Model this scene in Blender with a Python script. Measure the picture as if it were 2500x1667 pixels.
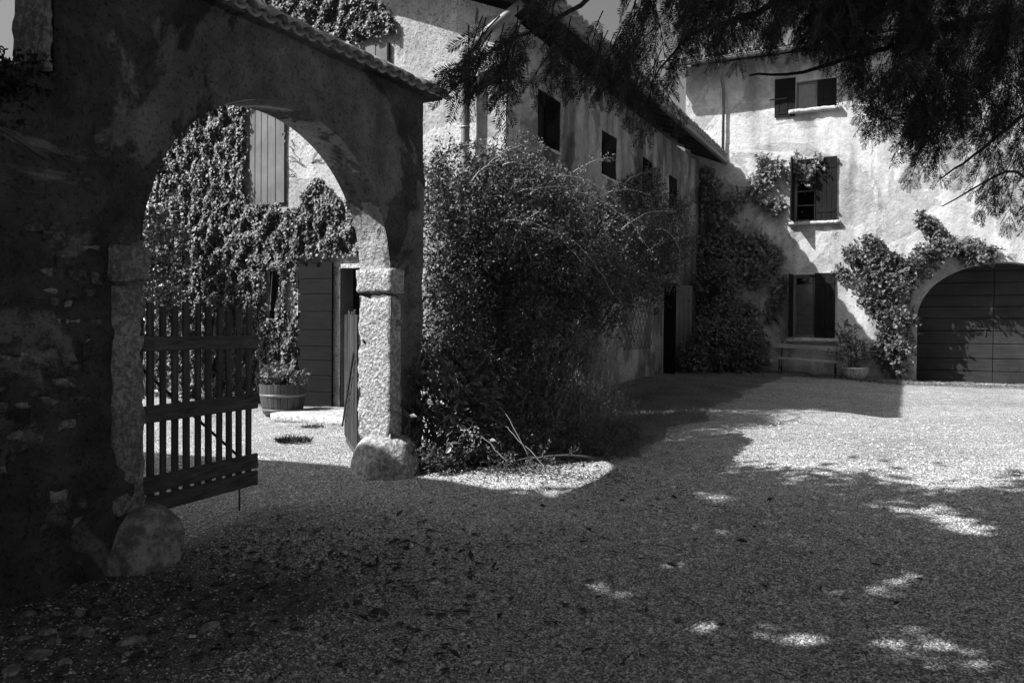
import bpy, math, random
import numpy as np
from mathutils import Vector, Matrix, noise
random.seed(7); RNG = np.random.default_rng(7)
for o in list(bpy.data.objects): bpy.data.objects.remove(o)
SC = bpy.context.scene
COL = SC.collection

# ------------------------------------------------------------------ camera, sky, sun, exposure
EYE = Vector((0, 0, 1.6)); FPX = 2000.0
CAMR = (Matrix.Rotation(math.radians(26.2), 3, 'Z') @ Matrix.Rotation(math.radians(90 - .95), 3, 'X')
        @ Matrix.Rotation(math.radians(.46), 3, 'Z'))
cd = bpy.data.cameras.new('camera'); cam = bpy.data.objects.new('camera', cd); COL.objects.link(cam)
cam.matrix_world = Matrix.Translation(EYE) @ CAMR.to_4x4()
cd.sensor_width = 36; cd.lens = 36 * FPX / 2500; cd.clip_start = .05; cd.clip_end = 3000
SC.camera = cam
world = bpy.data.worlds.new('World'); SC.world = world; world.use_nodes = True
wn = world.node_tree; wn.nodes.clear()
SUN_TO = Vector((-.73, -.66, 1)).normalized()
sky = wn.nodes.new('ShaderNodeTexSky'); sky.sky_type = 'NISHITA'; sky.sun_disc = False
sky.sun_elevation = math.asin(SUN_TO.z); sky.sun_rotation = math.radians(228)
sky.air_density = 1.0; sky.dust_density = 5.0; sky.ozone_density = 1.0
sep = wn.nodes.new('ShaderNodeSeparateColor'); bg = wn.nodes.new('ShaderNodeBackground'); wo = wn.nodes.new('ShaderNodeOutputWorld')
wn.links.new(sky.outputs[0], sep.inputs[0]); bw = wn.nodes.new('ShaderNodeMix'); bw.data_type = 'FLOAT'; bw.inputs[0].default_value = .7
wn.links.new(sep.outputs[0], bw.inputs[2]); wn.links.new(sep.outputs[1], bw.inputs[3]); wn.links.new(bw.outputs[0], bg.inputs[0])   # black-and-white film behind an orange filter
bg.inputs[1].default_value = .074; wn.links.new(bg.outputs[0], wo.inputs[0])
ld = bpy.data.lights.new('sun', 'SUN'); ld.energy = 5.0; ld.angle = math.radians(.5); ld.color = (1, 1, 1)
sun = bpy.data.objects.new('sun', ld); COL.objects.link(sun)
sun.rotation_euler = SUN_TO.to_track_quat('Z', 'Y').to_euler()
SC.view_settings.view_transform = 'Standard'; SC.view_settings.look = 'None'
SC.view_settings.exposure = 0.8; SC.view_settings.gamma = 1.0; SC.view_settings.use_curve_mapping = False
SC.cycles.max_bounces = 6; SC.cycles.diffuse_bounces = 3; SC.cycles.transparent_max_bounces = 6

def ray(px, py): return CAMR @ Vector(((px - 1250) / FPX, -(py - 833.5) / FPX, -1))
def at(px, py, d): return EYE + ray(px, py) * d
def hit(px, py, ax, v):
    r = ray(px, py); return EYE + r * ((v - EYE[ax]) / r[ax])

# ------------------------------------------------------------------ materials (all grey: the picture is black and white)
class NT:
    def __init__(s, name):
        s.m = bpy.data.materials.new(name); s.m.use_nodes = True; s.t = s.m.node_tree
        s.b = s.t.nodes['Principled BSDF']; s.pos = s.t.nodes.new('ShaderNodeNewGeometry').outputs['Position']
    def link(s, a, b): s.t.links.new(a, b)
    def mapped(s, sc=(1, 1, 1), src=None):
        n = s.t.nodes.new('ShaderNodeVectorMath'); n.operation = 'MULTIPLY'; s.link(src or s.pos, n.inputs[0]); n.inputs[1].default_value = sc
        return n.outputs[0]
    def noise(s, scale, detail=4, rough=.6, dist=0, src=None):
        n = s.t.nodes.new('ShaderNodeTexNoise'); s.link(src or s.pos, n.inputs['Vector'])
        n.inputs['Scale'].default_value = scale; n.inputs['Detail'].default_value = detail
        n.inputs['Roughness'].default_value = rough; n.inputs['Distortion'].default_value = dist
        return n.outputs[0]
    def vor(s, scale, feature='F1', out='Distance', src=None):
        n = s.t.nodes.new('ShaderNodeTexVoronoi'); s.link(src or s.pos, n.inputs['Vector']); n.feature = feature
        n.inputs['Scale'].default_value = scale
        return n.outputs[out]
    def ramp(s, x, a, b, lo=0.0, hi=1.0, smooth=False):
        n = s.t.nodes.new('ShaderNodeMapRange'); s.link(x, n.inputs[0])
        if smooth: n.interpolation_type = 'SMOOTHSTEP'
        n.inputs[1].default_value = a; n.inputs[2].default_value = b; n.inputs[3].default_value = lo; n.inputs[4].default_value = hi
        return n.outputs[0]
    def op(s, o, a, b):
        n = s.t.nodes.new('ShaderNodeMath'); n.operation = o
        for i, v in ((0, a), (1, b)):
            if isinstance(v, (int, float)): n.inputs[i].default_value = v
            else: s.link(v, n.inputs[i])
        return n.outputs[0]
    def mix(s, f, a, b):
        n = s.t.nodes.new('ShaderNodeMix'); n.data_type = 'FLOAT'
        for i, v in ((0, f), (2, a), (3, b)):
            if isinstance(v, (int, float)): n.inputs[i].default_value = v
            else: s.link(v, n.inputs[i])
        return n.outputs[0]
    def z(s):
        n = s.t.nodes.new('ShaderNodeSeparateXYZ'); s.link(s.pos, n.inputs[0]); return n.outputs
    def bump(s, h, strength, dist=.02):
        n = s.t.nodes.new('ShaderNodeBump'); s.link(h, n.inputs['Height']); n.inputs['Strength'].default_value = strength
        n.inputs['Distance'].default_value = dist; s.link(n.outputs[0], s.b.inputs['Normal'])
    def done(s, col, rough=.9, spec=.2):
        if isinstance(col, (int, float)): s.b.inputs['Base Color'].default_value = (col, col, col, 1)
        else: s.link(col, s.b.inputs['Base Color'])
        s.b.inputs['Roughness'].default_value = rough; s.b.inputs['Specular IOR Level'].default_value = spec
        return s.m

def m_plaster(name, base, dark, light, patch=.52, speck=.5, speck_scale=38, streak=.4, bump=.6, pscale=.7):
    n = NT(name)
    big = n.noise(pscale, 7, .62, .8); med = n.noise(3.1, 6, .65, .4); fine = n.noise(speck_scale, 3, .7)
    col = n.mix(n.ramp(med, .35, .7), dark, base)
    col = n.mix(n.ramp(big, patch, patch + .025), col, n.mix(n.ramp(med, .3, .75), base, light))
    st = n.noise(1.0, 2.2, .5, .2, n.mapped((2.4, 2.4, .32)))
    col = n.op('MULTIPLY', col, n.ramp(st, .42, .68, 1.0, 1.0 - streak))
    col = n.op('MULTIPLY', col, n.ramp(fine, .54, .66, 1.0, 1.0 - speck)); col = n.op('MULTIPLY', col, n.ramp(n.noise(9.5, 5, .8, .5), .3, .72, 1.22, .72))
    pit = n.vor(15, 'F1'); lump = n.noise(11, 5, .7)
    h = n.op('ADD', n.op('MULTIPLY', lump, 1.0), n.op('MULTIPLY', fine, .5))
    h = n.op('ADD', h, n.op('MULTIPLY', n.ramp(big, patch, patch + .03), .35))
    n.bump(h, bump, .035)
    return n.done(col, .95, .1)

def m_stone(name, a, b, bump=.8, scale=1.0, rough=.9):
    n = NT(name); f = n.noise(26 * scale, 5, .75); g = n.noise(3.3 * scale, 4, .6, .5); v = n.vor(34 * scale)
    col = n.mix(n.ramp(g, .3, .7), a, b); col = n.op('MULTIPLY', col, n.ramp(f, .44, .6, .45, 1.1))
    n.bump(n.op('ADD', n.op('MULTIPLY', f, 1.1), n.op('MULTIPLY', v, .5)), bump, .03)
    return n.done(col, rough, .2)

def m_wood(name, a, b, axis=2, rough=.75, grain=1.0):
    n = NT(name); sc = [38, 38, 38]; sc[axis] = 1.6
    g = n.noise(1.0, 6, .7, .6, n.mapped(tuple(sc))); k = n.noise(2.0, 4, .6)
    col = n.mix(n.ramp(g, .3, .7), a, b); col = n.op('MULTIPLY', col, n.ramp(k, .3, .75, .65, 1.15))
    n.bump(g, .35 * grain, .008)
    return n.done(col, rough, .12)

def m_leaf(name, a, b, rough=.5, spec=.35, trans=.0):
    n = NT(name); k = n.noise(17, 2, .8); g = n.noise(1.6, 3, .5)
    col = n.mix(n.ramp(k, .3, .7), a, b); col = n.op('MULTIPLY', col, n.ramp(g, .3, .7, .75, 1.25))
    n.done(col, rough, spec)
    if trans:
        t = n.t.nodes.new('ShaderNodeBsdfTranslucent'); n.link(col, t.inputs[0]); mx = n.t.nodes.new('ShaderNodeMixShader')
        mx.inputs[0].default_value = trans; n.link(n.b.outputs[0], mx.inputs[1]); n.link(t.outputs[0], mx.inputs[2])
        n.link(mx.outputs[0], n.t.nodes['Material Output'].inputs[0])
    return n.m

def m_plain(name, c, rough=.6, spec=.3, metal=0, bump=0):
    n = NT(name); k = n.noise(9, 5, .7); col = n.ramp(k, .25, .75, c * .7, c * 1.25)
    if bump: n.bump(n.noise(60, 3, .7), bump, .01)
    n.b.inputs['Metallic'].default_value = metal
    return n.done(col, rough, spec)

MAT = dict(
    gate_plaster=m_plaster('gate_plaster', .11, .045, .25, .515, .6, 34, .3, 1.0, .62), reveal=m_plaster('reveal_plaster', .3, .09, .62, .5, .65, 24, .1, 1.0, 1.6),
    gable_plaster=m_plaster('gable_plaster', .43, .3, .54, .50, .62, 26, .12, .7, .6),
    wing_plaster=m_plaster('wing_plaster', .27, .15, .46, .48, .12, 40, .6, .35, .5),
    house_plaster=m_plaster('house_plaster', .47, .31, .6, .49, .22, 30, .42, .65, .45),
    pier_stone=m_stone('pier_stone', .46, .7, 1.0, 1.0), pier_dark=m_stone('dark_pier_stone', .24, .46, 1.0, 1.0), guard_pale=m_stone('pale_guard_stone', .42, .68, .8, .8), guard_stone=m_stone('guard_stone', .13, .4, .7, .38),
    rubble=m_stone('rubble_stone', .22, .38, .9, .7), rubble_dark=m_stone('dark_rubble', .07, .2, .9, .9), field=m_stone('field_stone', .22, .42, .6, .7), sill=m_stone('sill_stone', .55, .7, .5, 1.2),
    slab=m_stone('door_slab', .5, .62, .4, 1.0), cobble=m_stone('cobble_stone', .22, .42, .6, 1.2),
    tile=m_plain('clay_tile', .36, .85, .15, 0, .4), gate_wood=m_wood('weathered_gate_wood', .028, .13, 2, .85, 1.8),
    rail_wood=m_wood('weathered_rail_wood', .03, .14, 1, .85, 1.6),
    door_wood=m_wood('dark_door_wood', .007, .014, 0, .85), shutter=m_wood('painted_shutter', .15, .19, 2, .6, .5),
    shutter_dark=m_wood('dark_shutter', .008, .018, 2, .8, .8), plank=m_wood('garage_plank', .022, .05, 0, .6, 1.0),
    barrel=m_wood('barrel_wood', .05, .11, 2, .8), eave_wood=m_wood('eave_wood', .05, .1, 0, .8),
    bench_wood=m_wood('bench_wood', .3, .46, 0, .7), iron=m_plain('dark_iron', .04, .6, .4, .3), zinc=m_plain('zinc_pipe', .17, .5, .4, .3),
    bark=m_stone('bark', .03, .07, 1.0, 1.0), stem=m_plain('pale_stem', .42, .7, .2), dark_stem=m_plain('dark_stem', .09, .8, .2), grey_stem=m_plain('grey_stem', .2, .8, .2), lavender=m_leaf('lavender_leaf', .14, .3, .8, .1, .1),
    ivy=m_leaf('ivy_leaf', .03, .1, .5, .4), rose=m_leaf('rose_leaf', .045, .11, .5, .4, .15), laurel=m_leaf('laurel_leaf', .07, .16, .4, .5),
    vine=m_leaf('vine_leaf', .07, .17, .5, .35, .15), needle=m_leaf('yew_needle', .012, .032, .5, .3), climber=m_leaf('climber_leaf', .12, .3, .5, .35, .2), herb=m_leaf('herb_leaf', .08, .16, .7, .2, .1),
    grass=m_leaf('grass_blade', .17, .32, .7, .2, .25), litter=m_leaf('dead_leaf', .035, .08, .8, .1), soil=m_plain('potting_soil', .04, .95, .1),
    dark_reveal=m_plaster('dark_reveal', .05, .03, .09), dark_glass=m_plain('dark_window_pane', .03, .35, .3), dark=m_plain('dark_interior', .03, .9, .1), wood_frame=m_wood('window_frame', .12, .2, 2, .6, .4), curtain_and_sky=m_plain('curtain_and_sky', .5, .9, .1),
    white=m_plain('white_paint', .72, .6, .3), lead=m_plain('lamp_casing', .08, .5, .4), pale_frame=m_plain('pale_door_frame', .42, .7, .2))
gl = NT('window_glass'); gl.done(.0, .03, .6); tp = gl.t.nodes.new('ShaderNodeBsdfTransparent'); gs = gl.t.nodes.new('ShaderNodeBsdfGlossy'); gs.inputs['Roughness'].default_value = .02
fr = gl.t.nodes.new('ShaderNodeFresnel'); fr.inputs[0].default_value = 1.6; mx = gl.t.nodes.new('ShaderNodeMixShader'); tp.inputs[0].default_value = (.8, .8, .8, 1)
gl.link(fr.outputs[0], mx.inputs[0]); gl.link(tp.outputs[0], mx.inputs[1]); gl.link(gs.outputs[0], mx.inputs[2]); gl.link(mx.outputs[0], gl.t.nodes['Material Output'].inputs[0]); MAT['glass'] = gl.m

def m_ground():
    n = NT('gravel_ground'); xyz = n.z()
    v1 = n.vor(62, 'F1'); vc = n.vor(62, 'F1', 'Color'); v2 = n.vor(24, 'F1'); v2c = n.vor(24, 'F1', 'Color'); f = n.noise(120, 2, .7)
    s = n.t.nodes.new('ShaderNodeSeparateColor'); n.link(vc, s.inputs[0]); s2 = n.t.nodes.new('ShaderNodeSeparateColor'); n.link(v2c, s2.inputs[0])
    stone = n.mix(n.ramp(s.outputs[0], 0, 1), .2, .9); stone = n.mix(.35, stone, n.ramp(s2.outputs[0], 0, 1, .3, .8))
    stone = n.op('MULTIPLY', stone, n.ramp(v1, .25, .6, 1.15, .35))
    wear = n.noise(.55, 5, .6, .6); stone = n.op('MULTIPLY', stone, n.ramp(wear, .35, .7, .82, 1.12))
    med = n.noise(7, 4, .6); stone = n.op('MULTIPLY', stone, n.ramp(med, .3, .7, .8, 1.15))
    # bare earth: below the gate's near pier and foreground left, and a bed along the wing and the house
    big = n.noise(1.1, 6, .65, .5); edge = n.op('MULTIPLY', n.op('SUBTRACT', big, .5), 2.2)
    a = n.op('ADD', n.op('ADD', xyz[0], edge), 3.0)                         # x < -3 ...
    b = n.op('ADD', n.op('SUBTRACT', xyz[1], 4.3), edge)                    # ... and y < 4.3
    m1 = n.op('MULTIPLY', n.ramp(a, -.5, .45, 1, 0), n.ramp(b, -.5, .5, 1, 0))
    soil = n.ramp(n.noise(14, 5, .7), .3, .7, .05, .17)
    # lawn strip before the wing
    l1 = n.op('MULTIPLY', n.ramp(n.op('ADD', n.op('ADD', xyz[0], n.op('MULTIPLY', edge, .4)), n.op('MULTIPLY', n.op('SUBTRACT', n.noise(16, 3, .7), .5), .8)), -3.1, -2.7, 1, 0), n.ramp(xyz[1], 8.2, 8.7, 0, 1))
    gate_side = n.ramp(xyz[0], -5.1, -4.9, 0, 1); l1 = n.op('MULTIPLY', l1, n.op('MAXIMUM', gate_side, n.ramp(xyz[1], 10, 10.2)))
    l2 = n.ramp(n.op('ADD', xyz[1], n.op('MULTIPLY', edge, .5)), 20.35, 20.9, 0, 1)
    m = n.op('MAXIMUM', n.op('MULTIPLY', m1, .85), n.op('MAXIMUM', l1, n.op('MULTIPLY', l2, .85)))
    soil = n.mix(l1, soil, n.ramp(n.noise(22, 4, .7), .3, .7, .12, .26)); blotch = n.ramp(n.noise(3.3, 6, .75, .8), .55, .68, 1, .62)
    col = n.op('MULTIPLY', n.mix(m, stone, soil), blotch)
    h = n.op('ADD', n.op('MULTIPLY', n.op('MULTIPLY', v1, -1.0), .9), n.op('ADD', n.op('MULTIPLY', v2, -.6), n.op('MULTIPLY', med, .8)))
    n.bump(h, 1.0, .016)
    return n.done(col, .95, .15)
MAT['ground'] = m_ground()
def m_pebble():
    n = NT('pebble'); v = n.vor(45, 'F1', 'Color'); s = n.t.nodes.new('ShaderNodeSeparateColor'); n.link(v, s.inputs[0])
    return n.done(n.mix(s.outputs[0], .16, .85), .85, .2)
MAT['pebble'] = m_pebble()

# ------------------------------------------------------------------ geometry helpers
class MB:
    """collects shapes that become one mesh"""
    def __init__(s): s.v = []; s.f = []
    def add(s, vs, fs):
        k = len(s.v); s.v += [tuple(v) for v in vs]; s.f += [tuple(i + k for i in f) for f in fs]; return s
    def box(s, a, b, M=None, ch=.004, jit=0):
        c = [(a[i] + b[i]) / 2 for i in range(3)]; h = [abs(b[i] - a[i]) / 2 for i in range(3)]; ch = min(ch, min(h) * .45)
        vs = []; idx = {}
        for sx in (-1, 1):
            for sy in (-1, 1):
                for sz in (-1, 1):
                    for ax in range(3):
                        sg = (sx, sy, sz); p = [c[i] + sg[i] * (h[i] - (ch if i != ax else 0)) for i in range(3)]
                        idx[sg, ax] = len(vs); vs.append([q + random.uniform(-jit, jit) for q in p])
        fs = []
        for ax in range(3):
            u, w = [i for i in range(3) if i != ax]
            for sg in (-1, 1):
                loop = []
                for (p, q) in ((-1, -1), (1, -1), (1, 1), (-1, 1)):
                    k = [0, 0, 0]; k[ax] = sg; k[u] = p; k[w] = q; loop.append(idx[tuple(k), ax])
                flip = (sg < 0) ^ (ax == 1)
                fs.append(tuple(reversed(loop)) if flip else tuple(loop))
        for ax in range(3):      # edges running along ax
            u, w = [i for i in range(3) if i != ax]
            for p in (-1, 1):
                for q in (-1, 1):
                    k0 = [0, 0, 0]; k0[ax] = -1; k0[u] = p; k0[w] = q; k1 = list(k0); k1[ax] = 1; k0 = tuple(k0); k1 = tuple(k1)
                    fs.append((idx[k0, u], idx[k0, w], idx[k1, w], idx[k1, u]))
        for sx in (-1, 1):
            for sy in (-1, 1):
                for sz in (-1, 1): fs.append(tuple(idx[(sx, sy, sz), ax] for ax in range(3)))
        if M is not None: vs = [M @ Vector(v) for v in vs]
        return s.add(vs, fs)
    def tube(s, pts, r, n=8, cap=True):
        pts = [Vector(p) for p in pts]; rs = r if isinstance(r, (list, tuple)) else [r] * len(pts); vs = []; fs = []; up = Vector((0, 0, 1))
        for i, p in enumerate(pts):
            d = (pts[min(i + 1, len(pts) - 1)] - pts[max(i - 1, 0)]).normalized()
            a = d.cross(up)
            if a.length < .05: a = d.cross(Vector((1, .2, 0)))
            a.normalize(); b = d.cross(a)
            for k in range(n):
                t = 2 * math.pi * k / n; vs.append(p + (a * math.cos(t) + b * math.sin(t)) * rs[i])
        for i in range(len(pts) - 1):
            for k in range(n): fs.append((i * n + k, i * n + (k + 1) % n, (i + 1) * n + (k + 1) % n, (i + 1) * n + k))
        if cap: fs += [tuple(reversed(range(n))), tuple((len(pts) - 1) * n + k for k in range(n))]
        return s.add(vs, fs)
    def lathe(s, c, prof, n=20, wob=0):
        vs = []; fs = []
        for (r, z) in prof:
            for k in range(n):
                t = 2 * math.pi * k / n; rr = r * (1 + wob * noise.noise(Vector((math.cos(t) * 1.7 + c[0], math.sin(t) * 1.7 + c[1], z * 3))))
                vs.append((c[0] + rr * math.cos(t), c[1] + rr * math.sin(t), c[2] + z))
        for i in range(len(prof) - 1):
            for k in range(n): fs.append((i * n + k, i * n + (k + 1) % n, (i + 1) * n + (k + 1) % n, (i + 1) * n + k))
        fs += [tuple(reversed(range(n))), tuple((len(prof) - 1) * n + k for k in range(n))]
        return s.add(vs, fs)
    def build(s, name, mat, parent=None, smooth=False, label=None, kind=None):
        me = bpy.data.meshes.new(name); L = wloc(parent)
        me.from_pydata([(v[0] - L[0], v[1] - L[1], v[2] - L[2]) for v in s.v], [], s.f)
        return link(name, me, mat, parent, smooth, label, kind)
def wloc(p):
    L = Vector((0, 0, 0))
    while p is not None: L += p.location; p = p.parent
    return L
def link(name, me, mat, parent=None, smooth=False, label=None, kind=None):
    me.materials.append(MAT[mat])
    if smooth: me.polygons.foreach_set('use_smooth', [True] * len(me.polygons))
    me.update(); o = bpy.data.objects.new(name, me); COL.objects.link(o); o.parent = parent
    if label: o['label'] = label
    if kind: o['kind'] = kind
    return o
def inst(name, me, parent, M):
    """one more piece that shares its mesh; M is its world matrix"""
    o = bpy.data.objects.new(name, me); COL.objects.link(o); o.parent = parent
    o.matrix_local = Matrix.Translation(-wloc(parent)) @ M; return o
def thing(name, loc, label, cat, group=None):
    o = bpy.data.objects.new(name, None); COL.objects.link(o); o.location = loc; o.empty_display_size = .2
    o['label'] = label; o['category'] = cat
    if group: o['group'] = group
    return o
def frame(origin, s, t): 
    m = Matrix.Identity(4); s = Vector(s); t = Vector(t)
    for i in range(3): m[i][0] = s[i]; m[i][1] = t[i]; m[i][2] = (0, 0, 1)[i]; m[i][3] = origin[i]
    return m
ga = math.radians(2.6); GD = Vector((math.sin(ga), math.cos(ga), 0)); GN = Vector((GD.y, -GD.x, 0))
GM = frame((-4.79, 3.95, 0), GD, -GN)             # gate wall: s from the near pier, t towards the lane
AM = frame((-5.17, 0, 0), (0, 1, 0), (-1, 0, 0))  # long wing: s = y
CM = frame((0, 10.26, 0), (1, 0, 0), (0, 1, 0))   # its gable end: s = x
BM = frame((0, 21.8, 0), (1, 0, 0), (0, 1, 0))    # tall house: s = x

def gz(x, y):
    g = float(np.interp(y, [-50, 2, 3.95, 6.85, 10.26, 21.8, 60], [-.12, -.12, -.05, .13, .3, .38, .38]))
    w = min(1, max(0, (y - 9) / 7)); return g + w * .042 * min(max(0, -x), 6)
def gz_np(x, y):
    g = np.interp(y, [-50, 2, 3.95, 6.85, 10.26, 21.8, 60], [-.12, -.12, -.05, .13, .3, .38, .38])
    w = np.clip((y - 9) / 7, 0, 1); return g + w * .042 * np.clip(-x, 0, 6)

def wall(name, M, s0, s1, zb, zt, holes, T, mat, parent, step=.14, amp=.008, back=False, nf=2.2, reveal=None):
    """plastered wall with real openings; hole = dict(s0,s1,z0,top=function of s,depth)"""
    top = zt if callable(zt) else (lambda s: zt)
    sv = set(np.round(np.arange(s0, s1, step), 4)) | {s0, s1} | ({-.62, -.619} if name == 'masonry' else set())
    for h in holes:
        sv |= {h['s0'], h['s1']}
        if h.get('arch'): sv |= set(np.round(h['s0'] + (h['s1'] - h['s0']) * (1 - np.cos(np.linspace(0, math.pi, 41))) / 2, 4))
    must = {round(v, 4) for v in [s0, s1, -.62, -.619] + [h[k] for h in holes for k in ('s0', 's1')]}; out = []
    for v in sorted(v for v in sv if s0 <= v <= s1):
        if out and v - out[-1] < .02:
            if v - out[-1] < 1e-4: continue
            if round(v, 4) in must:
                if round(out[-1], 4) not in must: out.pop()
            else: continue
        out.append(v)
    sv = out
    V = []; F = []; key = {}
    def disp(s, z): return amp * (noise.noise(Vector((s * nf, z * nf, 3.3))) * 1.6 + noise.noise(Vector((s * nf * 3.1, z * nf * 3.1, 9.1))) * .7)
    def vert(s, t, z, tag):
        k = (round(s, 4), round(t, 4), round(z, 4), tag)
        if k not in key:
            e = disp(s, z) * max(0, 1 - t / .12) if tag != 'b' else 0
            key[k] = len(V); V.append(M @ Vector((s, t + e, z)))
        return key[k]
    def levels(a, b):
        g = [k * step for k in range(math.ceil(a / step + .2), math.floor(b / step - .2) + 1)]; return [a] + g + [b]
    for sa, sb in zip(sv[:-1], sv[1:]):
        mid = (sa + sb) / 2; act = sorted([h for h in holes if h['s0'] < mid < h['s1']], key=lambda h: h['z0'])
        bounds = []; ca, cb = zb, zb
        for h in act:
            if h['z0'] > zb + .01: bounds.append((ca, cb, h['z0'], h['z0']))
            ca, cb = h['top'](sa), h['top'](sb)
        bounds.append((ca, cb, top(sa), top(sb)))
        for (a0, b0, a1, b1) in bounds:
            if a1 - a0 < 1e-3 and b1 - b0 < 1e-3: continue
            la, lb = levels(a0, a1), levels(b0, b1)
            cm = sorted({round(z, 6) for z in la} & {round(z, 6) for z in lb}); inn = lambda L, lo, hi: [z for z in L if lo - 1e-5 <= z <= hi + 1e-5]
            cuts = [-99] + cm + [99]
            for lo, hi in zip(cuts[:-1], cuts[1:]):
                pa, pb = inn(la, lo, hi), inn(lb, lo, hi)
                if len(pa) + len(pb) < 3: continue
                F.append([vert(sb, 0, z, 'f') for z in pb] + [vert(sa, 0, z, 'f') for z in reversed(pa)])
            if back: F.append((vert(sb, T, b0, 'b'), vert(sa, T, a0, 'b'), vert(sa, T, a1, 'b'), vert(sb, T, b1, 'b')))
        F.append((vert(sa, 0, top(sa), 't'), vert(sb, 0, top(sb), 't'), vert(sb, T, top(sb), 'b'), vert(sa, T, top(sa), 'b')))
        for h in act:
            D = h.get('depth', T); ts = np.linspace(0, D, 5 if h.get('arch') else 2)
            for t0, t1 in zip(ts[:-1], ts[1:]):
                F.append((vert(sa, t0, h['top'](sa), 'h'), vert(sb, t0, h['top'](sb), 'h'), vert(sb, t1, h['top'](sb), 'h'), vert(sa, t1, h['top'](sa), 'h')))
                if h['z0'] > zb + .01: F.append((vert(sb, t0, h['z0'], 's'), vert(sa, t0, h['z0'], 's'), vert(sa, t1, h['z0'], 's'), vert(sb, t1, h['z0'], 's')))
    for h in holes:
        D = h.get('depth', T); ts = np.linspace(0, D, 5 if h.get('arch') else 2); z0 = max(h['z0'], zb)
        for e, sg in ((h['s0'], 1), (h['s1'], -1)):
            L = levels(z0, h['top'](e))
            for i in range(len(L) - 1):
                for t0, t1 in zip(ts[:-1], ts[1:]):
                    q = (vert(e, t0, L[i], 'j%d' % sg), vert(e, t1, L[i], 'j%d' % sg), vert(e, t1, L[i + 1], 'j%d' % sg), vert(e, t0, L[i + 1], 'j%d' % sg))
                    F.append(q if sg < 0 else tuple(reversed(q)))
    for e in (s0, s1):
        L = levels(zb, top(e))
        for i in range(len(L) - 1):
            nt = 4
            for a in range(nt): F.append((vert(e, T * a / nt, L[i], 'e'), vert(e, T * (a + 1) / nt, L[i], 'e'), vert(e, T * (a + 1) / nt, L[i + 1], 'e'), vert(e, T * a / nt, L[i + 1], 'e')))
    mb = MB(); mb.v = V; mb.f = [tuple(f) for f in F]
    o = mb.build(name, mat, parent, smooth=True)
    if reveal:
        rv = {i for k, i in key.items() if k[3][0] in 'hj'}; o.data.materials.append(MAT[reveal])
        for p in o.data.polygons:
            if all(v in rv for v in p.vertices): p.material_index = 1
    return o
def flat(z): return lambda s: z
def arch(c, hw, spring, rise): return lambda s: spring + rise * math.sqrt(max(0, 1 - ((s - c) / hw) ** 2))

def np_mesh(name, V, F, mat, parent=None, kind='stuff', label=None, smooth=False):
    """large meshes from arrays: V (n,3) world, F (m,3) or (m,4)"""
    L = np.array(wloc(parent)); V = np.asarray(V, dtype=np.float32) - L.astype(np.float32); F = np.asarray(F, dtype=np.int32); k = F.shape[1]
    me = bpy.data.meshes.new(name); me.vertices.add(len(V)); me.vertices.foreach_set('co', V.ravel())
    me.loops.add(F.size); me.loops.foreach_set('vertex_index', F.ravel()); me.polygons.add(len(F))
    me.polygons.foreach_set('loop_start', np.arange(0, F.size, k, dtype=np.int32)); me.update(calc_edges=True)
    return link(name, me, mat, parent, smooth, label, kind)
def nrm(a): return a / np.maximum(np.linalg.norm(a, axis=1, keepdims=True), 1e-6)
def leaf_geo(P, D, U, L, W, fold=.18):
    """folded leaves: base P, axis D, upper side U"""
    D = nrm(D); S = nrm(np.cross(D, U)); U = np.cross(S, D); L = np.asarray(L).reshape(-1, 1); W = np.asarray(W).reshape(-1, 1)
    m = P + D * L * .42 + U * W * fold
    V = np.stack([P, m - S * W / 2, P + D * L, m + S * W / 2], 1).reshape(-1, 3); k = np.arange(len(P)) * 4
    F = np.concatenate([np.stack([k, k + 1, k + 2], 1), np.stack([k, k + 2, k + 3], 1)]); return V, F
def rnd_dir(n): return nrm(RNG.normal(size=(n, 3)))
def clumps(C, D, per, length, L, W, up=.3, spread=.9):
    """twigs at C along D, each with `per` leaves"""
    n = len(C); t = (np.arange(per) + .5) / per
    P = (C[:, None] + D[:, None] * (t[None, :, None] * length) + RNG.normal(size=(n, per, 3)) * length * .05).reshape(-1, 3)
    Dl = nrm(np.repeat(D, per, 0) * .5 + rnd_dir(n * per) * spread + np.array([0, 0, -.15])); U = nrm(rnd_dir(n * per) * .6 + np.array([0, 0, 1.0]) * up + np.array([.1, -.3, .3]))
    k = RNG.uniform(.5, 1.5, n * per); return leaf_geo(P, Dl, U, L * k, W * k)
def blob_points(blobs, n, inner=.5):
    c = np.array([b[0] for b in blobs]); r = np.array([b[1] if hasattr(b[1], '__len__') else (b[1],) * 3 for b in blobs], float)
    w = (r.prod(1)) ** (2 / 3); i = RNG.choice(len(blobs), n, p=w / w.sum()); d = rnd_dir(n)
    u = RNG.uniform(inner, 1.04, (n, 1)); u[RNG.uniform(0, 1, n) < .1] *= 1.22; u = u + .12 * np.array([noise.noise(Vector(v * 2.2)) for v in d]).reshape(-1, 1)
    return c[i] + d * r[i] * u, d
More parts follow.
